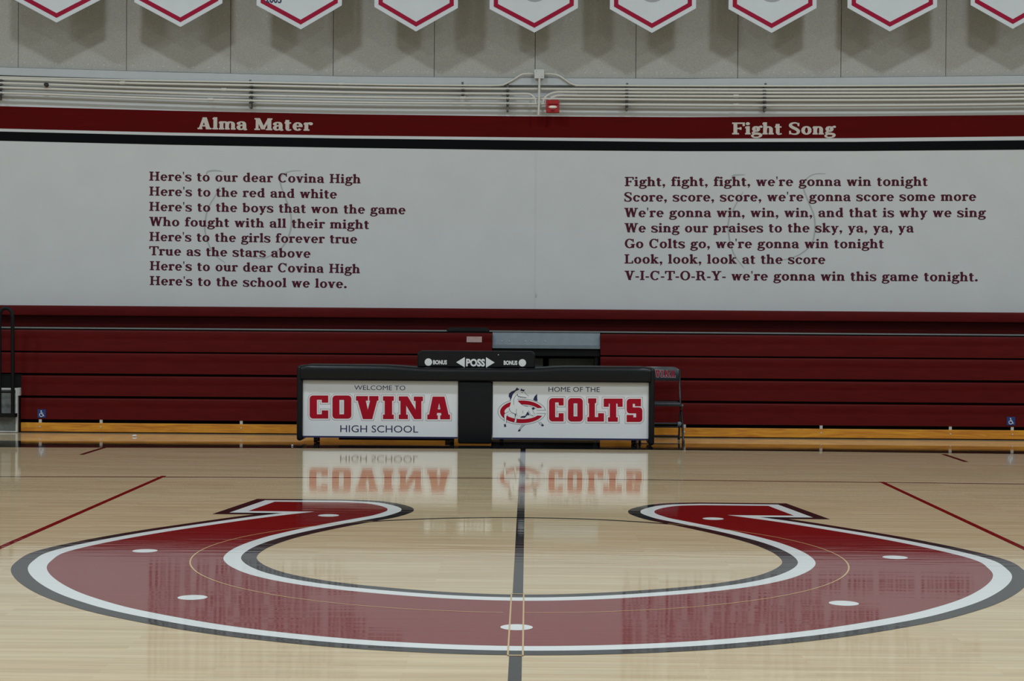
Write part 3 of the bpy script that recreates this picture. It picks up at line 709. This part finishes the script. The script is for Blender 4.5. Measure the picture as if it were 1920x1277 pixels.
# grey steel aisle deck in the gap between the banks
gy = RY[0]+0.02
ga = thing('aisle_deck', ((XLE+XRS)/2, gy, 0), 'grey steel step deck in the gap between the bleacher banks', 'step')
A0, A1, B0, B1 = at(922, 622.3, gy+0.10), at(1124, 624.2, gy+0.10), at(924.5, 653, gy), at(1126.5, 654.2, gy)
l0, l1 = at(924.5, 646, gy), at(1126.5, 647.6, gy)
x0, x1 = XLE+0.004, XRS-0.004
za, zl, zb = (A0.z+A1.z)/2, (l0.z+l1.z)/2, (B0.z+B1.z)/2
prof = [(gy+0.02, zl), (gy+0.012, zl-0.004), (gy, zl-0.006), (gy, zb), (gy+0.03, zb), (gy+0.15, zb+0.02), (gy+0.15, za), (gy+0.05, za)]
n = len(prof)
MB().add([(x0, a, b) for a, b in prof]+[(x1, a, b) for a, b in prof], [tuple(range(n)), tuple(range(2*n-1, n-1, -1))]+[(i, n+i, n+(i+1) % n, (i+1) % n) for i in range(n)]).build('riser', 'deck', ga)
for u in (941, 955, 985, 996, 1022):
    c = at(u, 639.5, gy+0.03); MB().tube([(c.x, gy+0.04, c.z), (c.x, gy+0.02, c.z)], 0.006, 8).build('rivet', 'frame_white', ga)
z2 = at(1050, 668, gy).z
MB().box(x0, x1, gy+0.03, gy+0.12, z2, zb, 0.003).build('support_beam', 'black', ga)
c0, c1 = at(1029, 672, gy+0.3), at(1124, 690, gy+0.3)
MB().box(c0.x, c1.x, gy+0.30, gy+0.32, c1.z-0.55, c0.z).build('lower_riser', 'mat_grey', ga)
c0, c1 = at(1003, 672, gy+0.3), at(1018, 690, gy+0.3)
MB().box(c0.x, c1.x, gy+0.30, gy+0.32, c1.z-0.55, c0.z).build('lower_riser', 'mat_grey', ga)
MB().box(x0+0.03, x1-0.03, gy+0.45, gy+0.6, 0, zb).build('backing', 'black', ga)
for x in (x0+0.02, x1-0.06): MB().box(x, x+0.04, gy+0.05, gy+0.45, 0, z2).build('leg', 'black', ga)
# black padded bar lying on the deck
c0, c1 = at(837, 613.8, RY[0]+0.01), at(918, 628, RY[0]+0.01)
zt_ = rows[0][1]; px = MB()
bm = bmesh.new(); bmesh.ops.create_cube(bm, size=1)
for v in bm.verts: v.co = V3(((c0.x+c1.x)/2+v.co.x*(c1.x-c0.x)*(0.965 if v.co.z > 0 else 1), RY[0]+0.03+v.co.y*0.05, zt_+0.001+(v.co.z+.5)*(c0.z-zt_)))
bmesh.ops.bevel(bm, geom=bm.edges[:], offset=0.018, segments=3, affect='EDGES')
tag(px.bm(bm).build('padded_bar', 'vinyl', None, smooth=True), 'flat black padded bar lying on the upper bleacher seat above the white plate', 'pad')
# aisle step and hand rail at the left edge
yg = YF-0.06
gx1 = at(32.8, 760, yg).x; zt = at(20, 727.5, yg).z; zb0 = at(20, 810.5, yg).z
st = thing('aisle_step', (gx1-0.7, yg, 0), 'grey speckled step box with white edging at the left end of the bleachers', 'step')
MB().box(-9.4, gx1-0.02, yg, yg+0.5, zb0+0.001, zt-0.02).build('tread_face', 'mat_grey', st)
mb = MB(); mb.box(gx1-0.02, gx1, yg-0.006, yg+0.5, zb0, zt); mb.box(-9.4, gx1-0.02, yg-0.006, yg+0.02, zt-0.02, zt); mb.box(-9.4, gx1-0.02, yg-0.006, yg+0.02, zb0, zb0+0.015)
mb.build('edging', 'frame_white', st)
c = at(37, 734, yg); MB().box(gx1-0.008, XL4-0.004, yg+0.02, yg+0.1, at(38, 742, yg).z, zt).build('corner_cap', 'frame_white', st)
MB().box(-9.4, XL4-0.004, yg+0.12, yg+0.5, zt+0.001, at(20, 701, yg+0.12).z).build('upper_riser', 'black', st)
MB().box(gx1+0.002, XL4-0.004, yg+0.03, yg+0.4, 0, zt-0.09).box(-9.4, gx1+0.002, yg+0.03, yg+0.4, 0, zb0).build('side_frame', 'black', st)
yr = yg-0.10
hr = thing('hand_rail', (at(15, 780, yr).x, yr, 0), 'black looped hand rail standing before the left step', 'railing')
pp = [at(-1, 790, yr), at(-1, 700, yr), at(-1, 600, yr), at(0, 588, yr), at(4, 580, yr), at(10, 577.5, yr), at(17, 579, yr), at(22, 585, yr), at(23.5, 596, yr), at(24, 700, yr), at(24, 782, yr)]
pp[0].z = pp[-1].z = at(24, 781, yr).z
MB().tube(pp, 0.021, 12).build('loop', 'black', hr, smooth=True)
q = at(24, 779, yr); MB().box(at(-12, 780, yr).x, at(28, 780, yr).x, yr-0.02, yr+0.09, q.z-0.02, q.z+0.02).build('foot_bar', 'black', hr)
q = at(24, 731, yr); MB().tube([at(-10, 735, yr), at(28, 735, yr)], 0.012, 8).build('cross_bar', 'black', hr, smooth=True)

# ================================================================== SCORING TABLE
YS = 8.25
def PX(u, v, y=YS): return at(u, v, y)
xl, xr = PX(557, 760).x, PX(1227, 760).x
ztop = 0.5*(PX(570, 683).z+PX(1215, 688).z); zpad = 0.5*(PX(600, 713.5).z+PX(1200, 717.5).z)
tb = thing('scoring_table', ((xl+xr)/2, YS+0.35, 0), 'long black padded scoring table with two white school sign boards', 'table')
def padbox(x0, x1, y0, y1, z0, z1, r, seg=4):
    return MB().box(x0, x1, y0, y1, z0, z1, r, seg)
SAGC, SAGW = at(893, 690, YS).x, 0.78
zsag = PX(893, 690.3, YS-0.075).z
def padtop(x): return ztop-(ztop-zsag)*math.exp(-((x-SAGC)/SAGW)**6)
mb = MB(); NX = 48; r_ = 0.042; x0_, x1_ = xl+0.045, xr-0.045; vs = []
for i in range(NX+1):
    x = x0_+(x1_-x0_)*i/NX; zt__ = padtop(x); e = min(1, min(i, NX-i)/1.0); k_ = 0.0 if e else 0.012
    ring = []
    for cy, cz, a0 in ((YS+0.37-r_-k_, zt__-r_-k_, 0), (YS-0.075+r_+k_, zt__-r_-k_, 90), (YS-0.075+r_+k_, zpad+r_*.6, 180), (YS+0.37-r_-k_, zpad+r_*.6, 270)):
        for q in range(5):
            an = radians(a0+22.5*q); ring.append((x, cy+r_*cos(an), cz+(r_ if a0 < 180 else r_*.6)*sin(an)))
    vs += ring
n = 20
fs = [(i*n+k, i*n+(k+1) % n, (i+1)*n+(k+1) % n, (i+1)*n+k) for i in range(NX) for k in range(n)] + [tuple(range(n)), tuple(range((NX+1)*n-1, NX*n-1, -1))]
mb.add(vs, fs).build('top_pad', 'vinyl', tb, smooth=True)
zleg = PX(560, 826).z
padbox(xl, xl+0.062, YS-0.045, YS+0.36, zleg, ztop-0.012, 0.028).build('end_pad', 'vinyl', tb, smooth=True)
padbox(xr-0.062, xr, YS-0.045, YS+0.36, PX(1222, 835).z, ztop-0.012, 0.028).build('end_pad', 'vinyl', tb, smooth=True)
ca, cb = PX(859.5, 717).x, PX(922.5, 717).x
padbox(ca, cb, YS-0.03, YS+0.03, 0.012, zpad+0.004, 0.02).build('centre_pad', 'vinyl', tb, smooth=True)
def signboard(u0, u1, vt0, vt1, vb0, vb1):
    x0, x1 = PX(u0, 760).x, PX(u1, 760).x; zt_ = zpad+0.01; zb_ = 0.5*(PX(u0, vb0).z+PX(u1, vb1).z)
    o = MB().box(x0, x1, YS, YS+0.02, zb_, zt_).build('sign_board', 'sign', tb)
    MB().box(x0, x1, YS-0.004, YS+0.022, zb_-0.018, zb_).build('bottom_trim', 'navy', tb)
    return o
sb1 = signboard(566, 858.5, 712, 715, 817.5, 819)
sb2 = signboard(923.8, 1216.8, 717, 718, 820.5, 822.5)
def loopmap(loop, ox, oy, s, y):
    return [(lambda p: (p.x, p.z))(PX(ox+a/s, oy+b/s, y)) for a, b in loop]
def rnd(loop, idx, n=5):
    """replace a corner pair (i,i+1) by a quarter-ellipse"""
    return loop
def rr(x0, y0, x1, y1, r):
    L = []
    for cx, cy, a0 in ((x1-r, y0+r, -90), (x1-r, y1-r, 0), (x0+r, y1-r, 90), (x0+r, y0+r, 180)):
        for k in range(7): a = radians(a0+15*k); L.append((cx+r*cos(a), cy+r*sin(a)))
    return L
def qarc(cx, cy, r, a0, a1, n=6): return [(cx+r*cos(radians(a0+(a1-a0)*k/n)), cy+r*sin(radians(a0+(a1-a0)*k/n))) for k in range(n+1)]
def cshape(x0, y0, x1, y1, st, cx0, cx1, bar, ta, tb_):
    r = 30
    return [(x1, y0), (x1, ta), (cx1, ta), (cx1, y0+bar), (cx0, y0+bar), (cx0, y1-bar), (cx1, y1-bar), (cx1, tb_), (x1, tb_), (x1, y1)] + qarc(x0+r, y1-r, r, 90, 180) + qarc(x0+r, y0+r, r, 180, 270)
COVINA = [(cshape(243, 728, 410, 935, 60, 308, 352, 38, 792, 862), []), (rr(448, 728, 618, 936, 30), [[(511, 767), (552, 767), (552, 897), (511, 897)]]),
    ([(660, 733), (768, 733), (768, 774), (748, 774), (766, 856), (787, 774), (778, 774), (778, 733), (862, 733), (862, 774), (850, 774), (806, 940), (722, 940), (675, 774), (660, 774)], []),
    ([(903, 735), (1000, 735), (1000, 775), (985, 775), (985, 900), (1000, 900), (1000, 940), (903, 940), (903, 900), (918, 900), (918, 775), (903, 775)], []),
    ([(1045, 736), (1125, 736), (1196, 855), (1196, 777), (1180, 777), (1180, 738), (1262, 738), (1262, 778), (1248, 778), (1248, 940), (1185, 940), (1112, 818), (1112, 900), (1127, 900), (1127, 940), (1045, 940), (1045, 900), (1060, 900), (1060, 776), (1045, 776)], []),
    ([(1350, 738), (1456, 738), (1493, 900), (1506, 900), (1506, 942), (1418, 942), (1418, 906), (1429, 906), (1425, 884), (1390, 884), (1386, 906), (1396, 906), (1396, 942), (1302, 942), (1302, 900), (1317, 900)], [[(1408, 796), (1396, 852), (1420, 852)]])]
COLTS = [(cshape(638, 716, 762, 915, 50, 690, 720, 36, 778, 845), []), (rr(800, 716, 927, 916, 30), [[(848, 760), (880, 760), (880, 872), (848, 872)]]),
    ([(972, 718), (1042, 718), (1042, 758), (1030, 758), (1030, 878), (1058, 878), (1058, 845), (1108, 845), (1108, 916), (966, 916), (966, 878), (980, 878), (980, 758), (972, 758)], []),
    ([(1106, 720), (1268, 720), (1268, 790), (1225, 790), (1225, 762), (1213, 762), (1213, 880), (1226, 880), (1226, 917), (1143, 917), (1143, 880), (1158, 880), (1158, 762), (1149, 762), (1149, 790), (1106, 790)], []),
    ([(1425, 722), (1425, 785), (1374, 785), (1374, 764), (1355, 764), (1355, 795)] + qarc(1409, 823, 28, -90, 0) + qarc(1409, 892, 28, 0, 90) + [(1303, 920), (1303, 860), (1360, 860), (1360, 880), (1384, 880), (1384, 846)] + qarc(1331, 818, 28, 90, 180) + qarc(1331, 750, 28, 180, 270), [])]
def block_word(name, glyphs, ox, oy, s, parent, d):
    mb = MB(); ol = MB(); hal = MB(); lay = [0]
    for L, H in glyphs:
        L = [p for i, p in enumerate(L) if hypot(p[0]-L[i-1][0], p[1]-L[i-1][1]) > 1e-6]
        y1, y2 = YS-0.0016, YS-0.0010
        Lw = loopmap(L, ox, oy, s, y1); Hw = [loopmap(h, ox, oy, s, y1) for h in H]
        mb.flat(Lw, lambda a, b: V3((a, y1, b)), Hw)
        def edge_dist(px, py):
            best = 1e9
            for C_ in [L]+H:
                for i in range(len(C_)):
                    (ax, ay), (bx, by) = C_[i-1], C_[i]; vx, vy = bx-ax, by-ay; l2 = vx*vx+vy*vy or 1e-9
                    t_ = max(0, min(1, ((px-ax)*vx+(py-ay)*vy)/l2)); best = min(best, hypot(px-ax-t_*vx, py-ay-t_*vy))
            return best
        def trace(mbx, dist, width, y):
            Lo = offset(L, dist); dense = []
            for i in range(len(Lo)):
                (ax, ay), (bx, by) = Lo[i], Lo[(i+1) % len(Lo)]; k = max(1, int(hypot(bx-ax, by-ay)/4))
                dense += [(ax+(bx-ax)*j/k, ay+(by-ay)*j/k) for j in range(k)]
            for q in ribbon(dense, width, True):
                mx_, my_ = sum(p[0] for p in q)/4, sum(p[1] for p in q)/4
                if edge_dist(mx_, my_) < dist*0.93: continue
                lay[0] += 1; yy = y-0.000004*(lay[0] % 40)
                m_ = loopmap(q, ox, oy, s, yy)
                if area2(m_) < 0: m_.reverse()
                mbx.add([V3((x, yy, z)) for x, z in m_], [(0, 1, 2, 3)])
        trace(ol, d, 2.8, y2); trace(hal, d*0.5, d*0.8, YS-.0005)
        for h in H:
            dd = min(d, 0.42*min(max(p[0] for p in h)-min(p[0] for p in h), 40)-2)
            for q in ribbon(offset(h, -max(dd, 3)), 2.4, True): ol.add([V3((x, y2, z)) for x, z in loopmap(q, ox, oy, s, y2)], [(0, 1, 2, 3)])
    mb.build(name, 'signred', parent, fix=False); ol.build('letter_outline', 'signout', parent, fix=False); hal.build('letter_halo', 'signpink', parent, fix=False)
block_word('red_lettering', COVINA, 530, 590, 4.8, sb1, 14)
block_word('red_lettering', COLTS, 890, 590, 4.571, sb2, 14)
sans('sign_text', 'WELCOME TO', PX(664.2, 731), PX(760, 731.8), 8.6/177.7, YS-0.001, 'navy', sb1, bold=0.0)
sans('sign_text', 'HIGH SCHOOL', PX(638, 810.2), PX(784, 811.2), 13/177.7, YS-0.001, 'navy', sb1, bold=0.0)
sans('sign_text', 'HOME OF THE', PX(1028.5, 734.6), PX(1124.5, 735), 9.2/177.7, YS-0.001, 'navy', sb2, bold=0.0)
# horse in the letter C
def LG(loop, y): return loopmap(loop, 920, 715, 12.77, y)
def logo_poly(name, m, loops, y):
    mb = MB()
    for L, H in loops: mb.flat(LG(L, y), lambda a, b: V3((a, y, b)), [LG(h, y) for h in H])
    return mb.build(name, m, sb2, fix=False)
def logo_lines(name, m, paths, y):
    mb = MB()
    for p, wd in paths:
        for q in ribbon(catmull(p, 5), wd): mb.add([V3((x, y, z)) for x, z in LG(q, y)], [(0, 1, 2, 3)])
    return mb.build(name, m, sb2, fix=False)
def ell(cx, cy, rx, ry, a0, a1, n=40): return [(cx+rx*cos(radians(a0+(a1-a0)*k/n)), cy-ry*sin(radians(a0+(a1-a0)*k/n))) for k in range(n+1)]
cring = ell(745, 730, 520, 272, 20.5, 339.5) + [(1130, 815)] + ell(750, 730, 428, 186, 333, 27)[::1]
cring = ell(745, 730, 520, 272, 20.5, 339.5) + ell(755, 730, 425, 176, 330, 30)
logo_poly('logo_ring', 'signred', [(cring, [])], YS-0.0012)
logo_lines('logo_outline', 'signout', [(ell(745, 730, 572, 304, 9, 351), 10), ([(1325, 690), (1200, 692), (1100, 690)], 9), ([(1325, 768), (1200, 768), (1095, 770)], 9), (ell(755, 730, 382, 150, 28, 110), 8)], YS-0.0010)
horse = [(680, 205), (760, 225), (805, 255), (850, 310), (905, 358), (895, 388), (840, 392), (770, 378), (700, 362), (655, 350), (640, 430), (665, 492), (720, 540), (790, 582), (880, 600), (945, 632), (1010, 700),
         (1080, 765), (1030, 825), (975, 832), (920, 800), (885, 735), (850, 790), (770, 832), (690, 830), (628, 810), (625, 880), (618, 975), (560, 990), (585, 890), (585, 790), (540, 765), (480, 765), (420, 790), (385, 830), (375, 930), (372, 1080), (322, 1090), (330, 960), (325, 790), (440, 720), (455, 680), (450, 620), (478, 540),
         (488, 430), (520, 340), (560, 280), (620, 230)]
logo_poly('horse_figure', 'signwhite', [(horse, [])], YS-0.0018)
logo_poly('horse_markings', 'navy', [([(690, 195), (625, 150), (585, 210), (500, 245), (440, 290), (430, 365), (462, 400), (468, 465), (500, 405), (530, 315), (600, 235)], []),
    ([(705, 225), (735, 170), (765, 200), (815, 195), (800, 245)], []), ([(1018, 440), (1050, 360), (1115, 300), (1112, 380), (1122, 475), (1060, 465)], []),
    ([(705, 872), (740, 838), (830, 826), (880, 725), (905, 745), (935, 805), (870, 812), (820, 872)], []), ([(975, 650), (1030, 615), (1060, 650), (1020, 685)], []),
    ([(650, 1195), (675, 1150), (720, 1160), (700, 1200)], []), ([(1200, 1040), (1250, 1025), (1280, 1060), (1230, 1080)], []), ([(318, 1030), (360, 1020), (372, 1085), (325, 1095)], []),
    ([(570, 770), (610, 780), (600, 860), (580, 800)], [])], YS-0.0022)
logo_lines('horse_linework', 'navy', [([(640, 300), (650, 350), (710, 375), (790, 382), (850, 392)], 12), ([(650, 310), (590, 360), (555, 440), (550, 560)], 9), ([(805, 255), (850, 310), (905, 358)], 8), ([(735, 262), (770, 270)], 14),
    ([(452, 640), (456, 690), (500, 745), (570, 770)], 10), ([(440, 720), (380, 755), (325, 790), (325, 960)], 8), ([(400, 800), (378, 860), (374, 1000)], 8), ([(620, 660), (612, 730), (630, 810)], 8), ([(770, 700), (772, 770)], 7),
    ([(720, 540), (800, 585), (890, 602)], 9), ([(905, 700), (960, 800), (1030, 830)], 8), ([(1000, 690), (1050, 790)], 8), ([(820, 1040), (760, 1090), (690, 1180)], 10), ([(770, 1040), (720, 1090), (665, 1180)], 9), ([(1150, 975), (1190, 1040)], 9), ([(1190, 975), (1245, 1030)], 9), ([(560, 985), (585, 890), (585, 790)], 8), ([(618, 975), (625, 880)], 8)], YS-0.0022)
# under-frame and casters
MB().box(xl+0.1, xr-0.1, YS+0.08, YS+0.32, zpad-0.03, zpad+0.006).build('table_frame', 'black', tb)
for u in (590, 846, 940, 1190):
    for yy in (YS+0.09, YS+0.28):
        x = PX(u, 830).x
        o = MB().box(x-0.02, x+0.02, yy-0.02, yy+0.02, 0.07, zpad-0.02).build('leg', 'black', tb)
        MB().tube([(x-0.018, yy, 0.037), (x+0.018, yy, 0.037)], 0.035, 16).build('caster', 'dark', o, smooth=True)
MB().box(PX(632, 830).x, PX(850, 830).x, YS+0.17, YS+0.20, 0.03, 0.06).build('stretcher', 'black', tb)
MB().box(PX(930, 830).x, PX(1180, 830).x, YS+0.17, YS+0.20, 0.05, 0.08).build('stretcher', 'black', tb)

# possession indicator standing on the table
y0 = YS+0.02
xa, xb_ = at(782.5, 670, y0).x, at(1003.5, 670, y0).x; zt_ = 0.5*(at(800, 656.5, y0).z+at(990, 660.5, y0).z)
pb = thing('possession_indicator', ((xa+xb_)/2, y0, zsag), 'black padded possession indicator box on top of the scoring table', 'indicator box')
L = []
zb_ = zsag+0.0005; r = 0.045
L = [(xa, zb_), (xb_, zb_)] + [(xb_-r+r*cos(radians(a)), zt_-r+r*sin(radians(a))) for a in range(0, 91, 15)] + [(xa+r+r*cos(radians(a)), zt_-r+r*sin(radians(a))) for a in range(90, 181, 15)]
mb = MB(); front = L; back = L
cx_, cz_ = (xa+xb_)/2, (zb_+zt_)/2
ins = offset(L, -0.014)
rings = [([(a, max(b, zb_)) for a, b in ins], y0), (L, y0+0.014), (L, y0+0.19), ([(a, max(b, zb_)) for a, b in ins], y0+0.205)]
n = len(L); vs = [(a, y, b) for R_, y in rings for a, b in R_]; fs = [tuple(range(n)), tuple(range(4*n-1, 3*n-1, -1))]
for k in range(3): fs += [(k*n+i, k*n+(i+1) % n, (k+1)*n+(i+1) % n, (k+1)*n+i) for i in range(n)]
mb.add(vs, fs).build('body', 'vinyl', pb, smooth=True)
yq = y0-0.0015
def qd(name, loop, lab=None): return MB().flat([(lambda p: (p.x, p.z))(at(a, b, yq)) for a, b in loop], lambda a, b: V3((a, yq, b))).build(name, 'white', pb, fix=False, label=lab)
qd('bonus_lamp', disc(803.2, 679, 7)); qd('bonus_lamp', disc(979.4, 680.4, 7))
qd('arrow', [(855.3, 679.3), (871.5, 669.5), (871.5, 689)]); qd('arrow', [(927.5, 679.8), (911.2, 669.7), (911.2, 689.5)])
sans('panel_text', 'POSS', at(873.8, 686.2, yq), at(909.2, 686.6, yq), 13.6/177, yq, 'white', pb, bold=0.045)
sans('panel_text', 'BONUS', at(812, 682.9, yq), at(838, 683.1, yq), 7.8/177, yq, 'white', pb, bold=0.045)
sans('panel_text', 'BONUS', at(944.4, 683.8, yq), at(970, 684, yq), 7.8/177, yq, 'white', pb, bold=0.045)
c = at(934.5, 665.3, yq); MB().tube([(c.x, y0-0.004, c.z), (c.x, y0+0.01, c.z)], 0.005, 8).build('toggle', 'white', pb)

# ================================================================== CHAIR behind the right end of the table
yc = 9.12
def CP(u, v, y=yc): return at(u, v, y)
xR = CP(1275, 760).x; xLc = xR-0.47
ch = thing('folding_chair', ((xR+xLc)/2, yc, 0), 'black folding chair with printed backrest half hidden behind the right end of the scoring table', 'chair')
bz0, bz1 = CP(1250, 714.5).z, CP(1250, 688).z; yb = yc+0.16
mb = MB(); NX = 16; vs = []
bk = yc+0.06
for i in range(NX+1):
    f = i/NX; x = xLc+0.01+(xR-xLc-0.02)*f; bow = 0.045*sin(pi*f); ed = min(f, 1-f)
    drop = 0.03*max(0, 1-ed/0.14)**2
    prof = [(0.0, bz0), (-0.012, bz0+0.02), (-0.014, (bz0+bz1)/2), (-0.008, bz1-0.02-drop), (0.004, bz1-drop), (0.016, bz1-0.012-drop), (0.018, bz0+0.02), (0.012, bz0)]
    vs += [(x, bk+bow+a, z) for a, z in prof]
n = 8; fs = []
for i in range(NX): fs += [(i*n+k, i*n+(k+1) % n, (i+1)*n+(k+1) % n, (i+1)*n+k) for k in range(n)]
fs += [tuple(range(n)), tuple(range((NX+1)*n-1, NX*n-1, -1))]
back = mb.add(vs, fs).build('backrest', 'chairpad', ch, smooth=True)
# COVINA on the backrest (its first letters are hidden by the table pad)
def bowed(loop, ax0, ax1, z0, z1, lift):
    out = []
    for a, b in loop:
        x = ax0+(ax1-ax0)*(a-230)/(1520-230); z = z1-(z1-z0)*(b-728)/(942-728); f = (x-xLc-0.01)/(xR-xLc-0.02); out.append((x, bk-0.0145-lift+0.045*sin(pi*max(0, min(1, f))), z))
    return out
m1 = MB(); m2 = MB()
lx0, lx1, lz0, lz1 = CP(1211, 705).x, CP(1267.5, 705).x, CP(1250, 707.8).z, CP(1250, 694.3).z
for Lp, H in COVINA:
    Lp = [p for i, p in enumerate(Lp) if hypot(p[0]-Lp[i-1][0], p[1]-Lp[i-1][1]) > 1e-6]
    for loops, mm, lift in (([Lp]+H, m1, 0.003), ([offset(Lp, 14)], m2, 0.0015)):
        tri = tessellate_polygon([[V3((a, b, 0)) for a, b in q] for q in loops]); fl_ = [p for q in loops for p in q]
        mm.add(bowed(fl_, lx0, lx1, lz0, lz1, lift), [tuple(t) for t in tri])
m2.build('print_outline', 'greyink', back, fix=False); m1.build('printed_name', 'bandred2', back, fix=False)
zs = CP(1250, 752).z
padbox(xLc+0.02, xR-0.02, yc-0.36, yc+0.04, zs-0.04, zs, 0.014, 2).build('seat', 'chairpad', ch, smooth=True)
for x in (xLc, xR):
    o = MB().tube([(x, bk+0.02, bz1-0.03), (x, bk+0.01, bz0-0.05), (x, yc-0.02, zs), (x, yc-0.30, 0.20), (x, yc-0.42, 0.012)], 0.0125, 10).build('leg', 'chair', ch, smooth=True)
    MB().tube([(x, yc-0.424, 0.002), (x, yc-0.417, 0.03)], 0.016, 10).build('rubber_foot', 'dark', o, smooth=True)
    o = MB().tube([(x, yc-0.30, zs-0.03), (x, yc+0.0, 0.30), (x, yc+0.10, 0.012)], 0.0115, 10).build('leg', 'chair', ch, smooth=True)
    MB().tube([(x, yc+0.101, 0.002), (x, yc+0.098, 0.03)], 0.015, 10).build('rubber_foot', 'dark', o, smooth=True)
z = CP(1250, 793.5, yc-0.2).z
MB().tube([(xLc, yc-0.30, 0.205), (xR, yc-0.30, 0.205)], 0.011, 10).build('stretcher', 'chair', ch, smooth=True)
MB().tube([(xLc, yc+0.06, 0.145), (xR, yc+0.06, 0.145)], 0.010, 10).build('stretcher', 'chair', ch, smooth=True)
MB().tube([(xLc, yc+0.09, 0.045), (xR, yc+0.09, 0.045)], 0.008, 10).build('stretcher', 'chair', ch, smooth=True)
padbox(xR-0.055, xR-0.012, yc-0.325, yc-0.275, 0.18, 0.225, 0.012, 2).build('hinge_cap', 'deck', ch, smooth=True)

# ================================================================== SMALL THINGS ON THE FLOOR
c = onfloor(257, 817.5)
bm = bmesh.new(); bmesh.ops.create_icosphere(bm, subdivisions=2, radius=0.022)
for v in bm.verts: v.co = V3((c.x+v.co.x*1.3*random.uniform(.8, 1.2), c.y-0.12+v.co.y, 0.012+v.co.z*0.5))
tag(MB().bm(bm).build('paper_scrap', 'white', None), 'crumpled white paper scrap on the floor before the left bleachers', 'litter')
c = onfloor(548, 836.5)
bm = bmesh.new(); bmesh.ops.create_icosphere(bm, subdivisions=2, radius=0.011)
for v in bm.verts: v.co = V3((c.x+v.co.x*random.uniform(.8, 1.2), c.y+v.co.y, 0.008+v.co.z*0.7))
tag(MB().bm(bm).build('paper_bit', 'white', None), 'tiny white crumb on the black stripe beside the left table end', 'litter')
c = onfloor(843, 829)
tag(MB().box(c.x-0.045, c.x+0.05, c.y-0.08, c.y-0.02, 0.001, 0.03, 0.004).build('wood_block', 'putty', None), 'small tan wooden block under the table beside the centre pad', 'block')
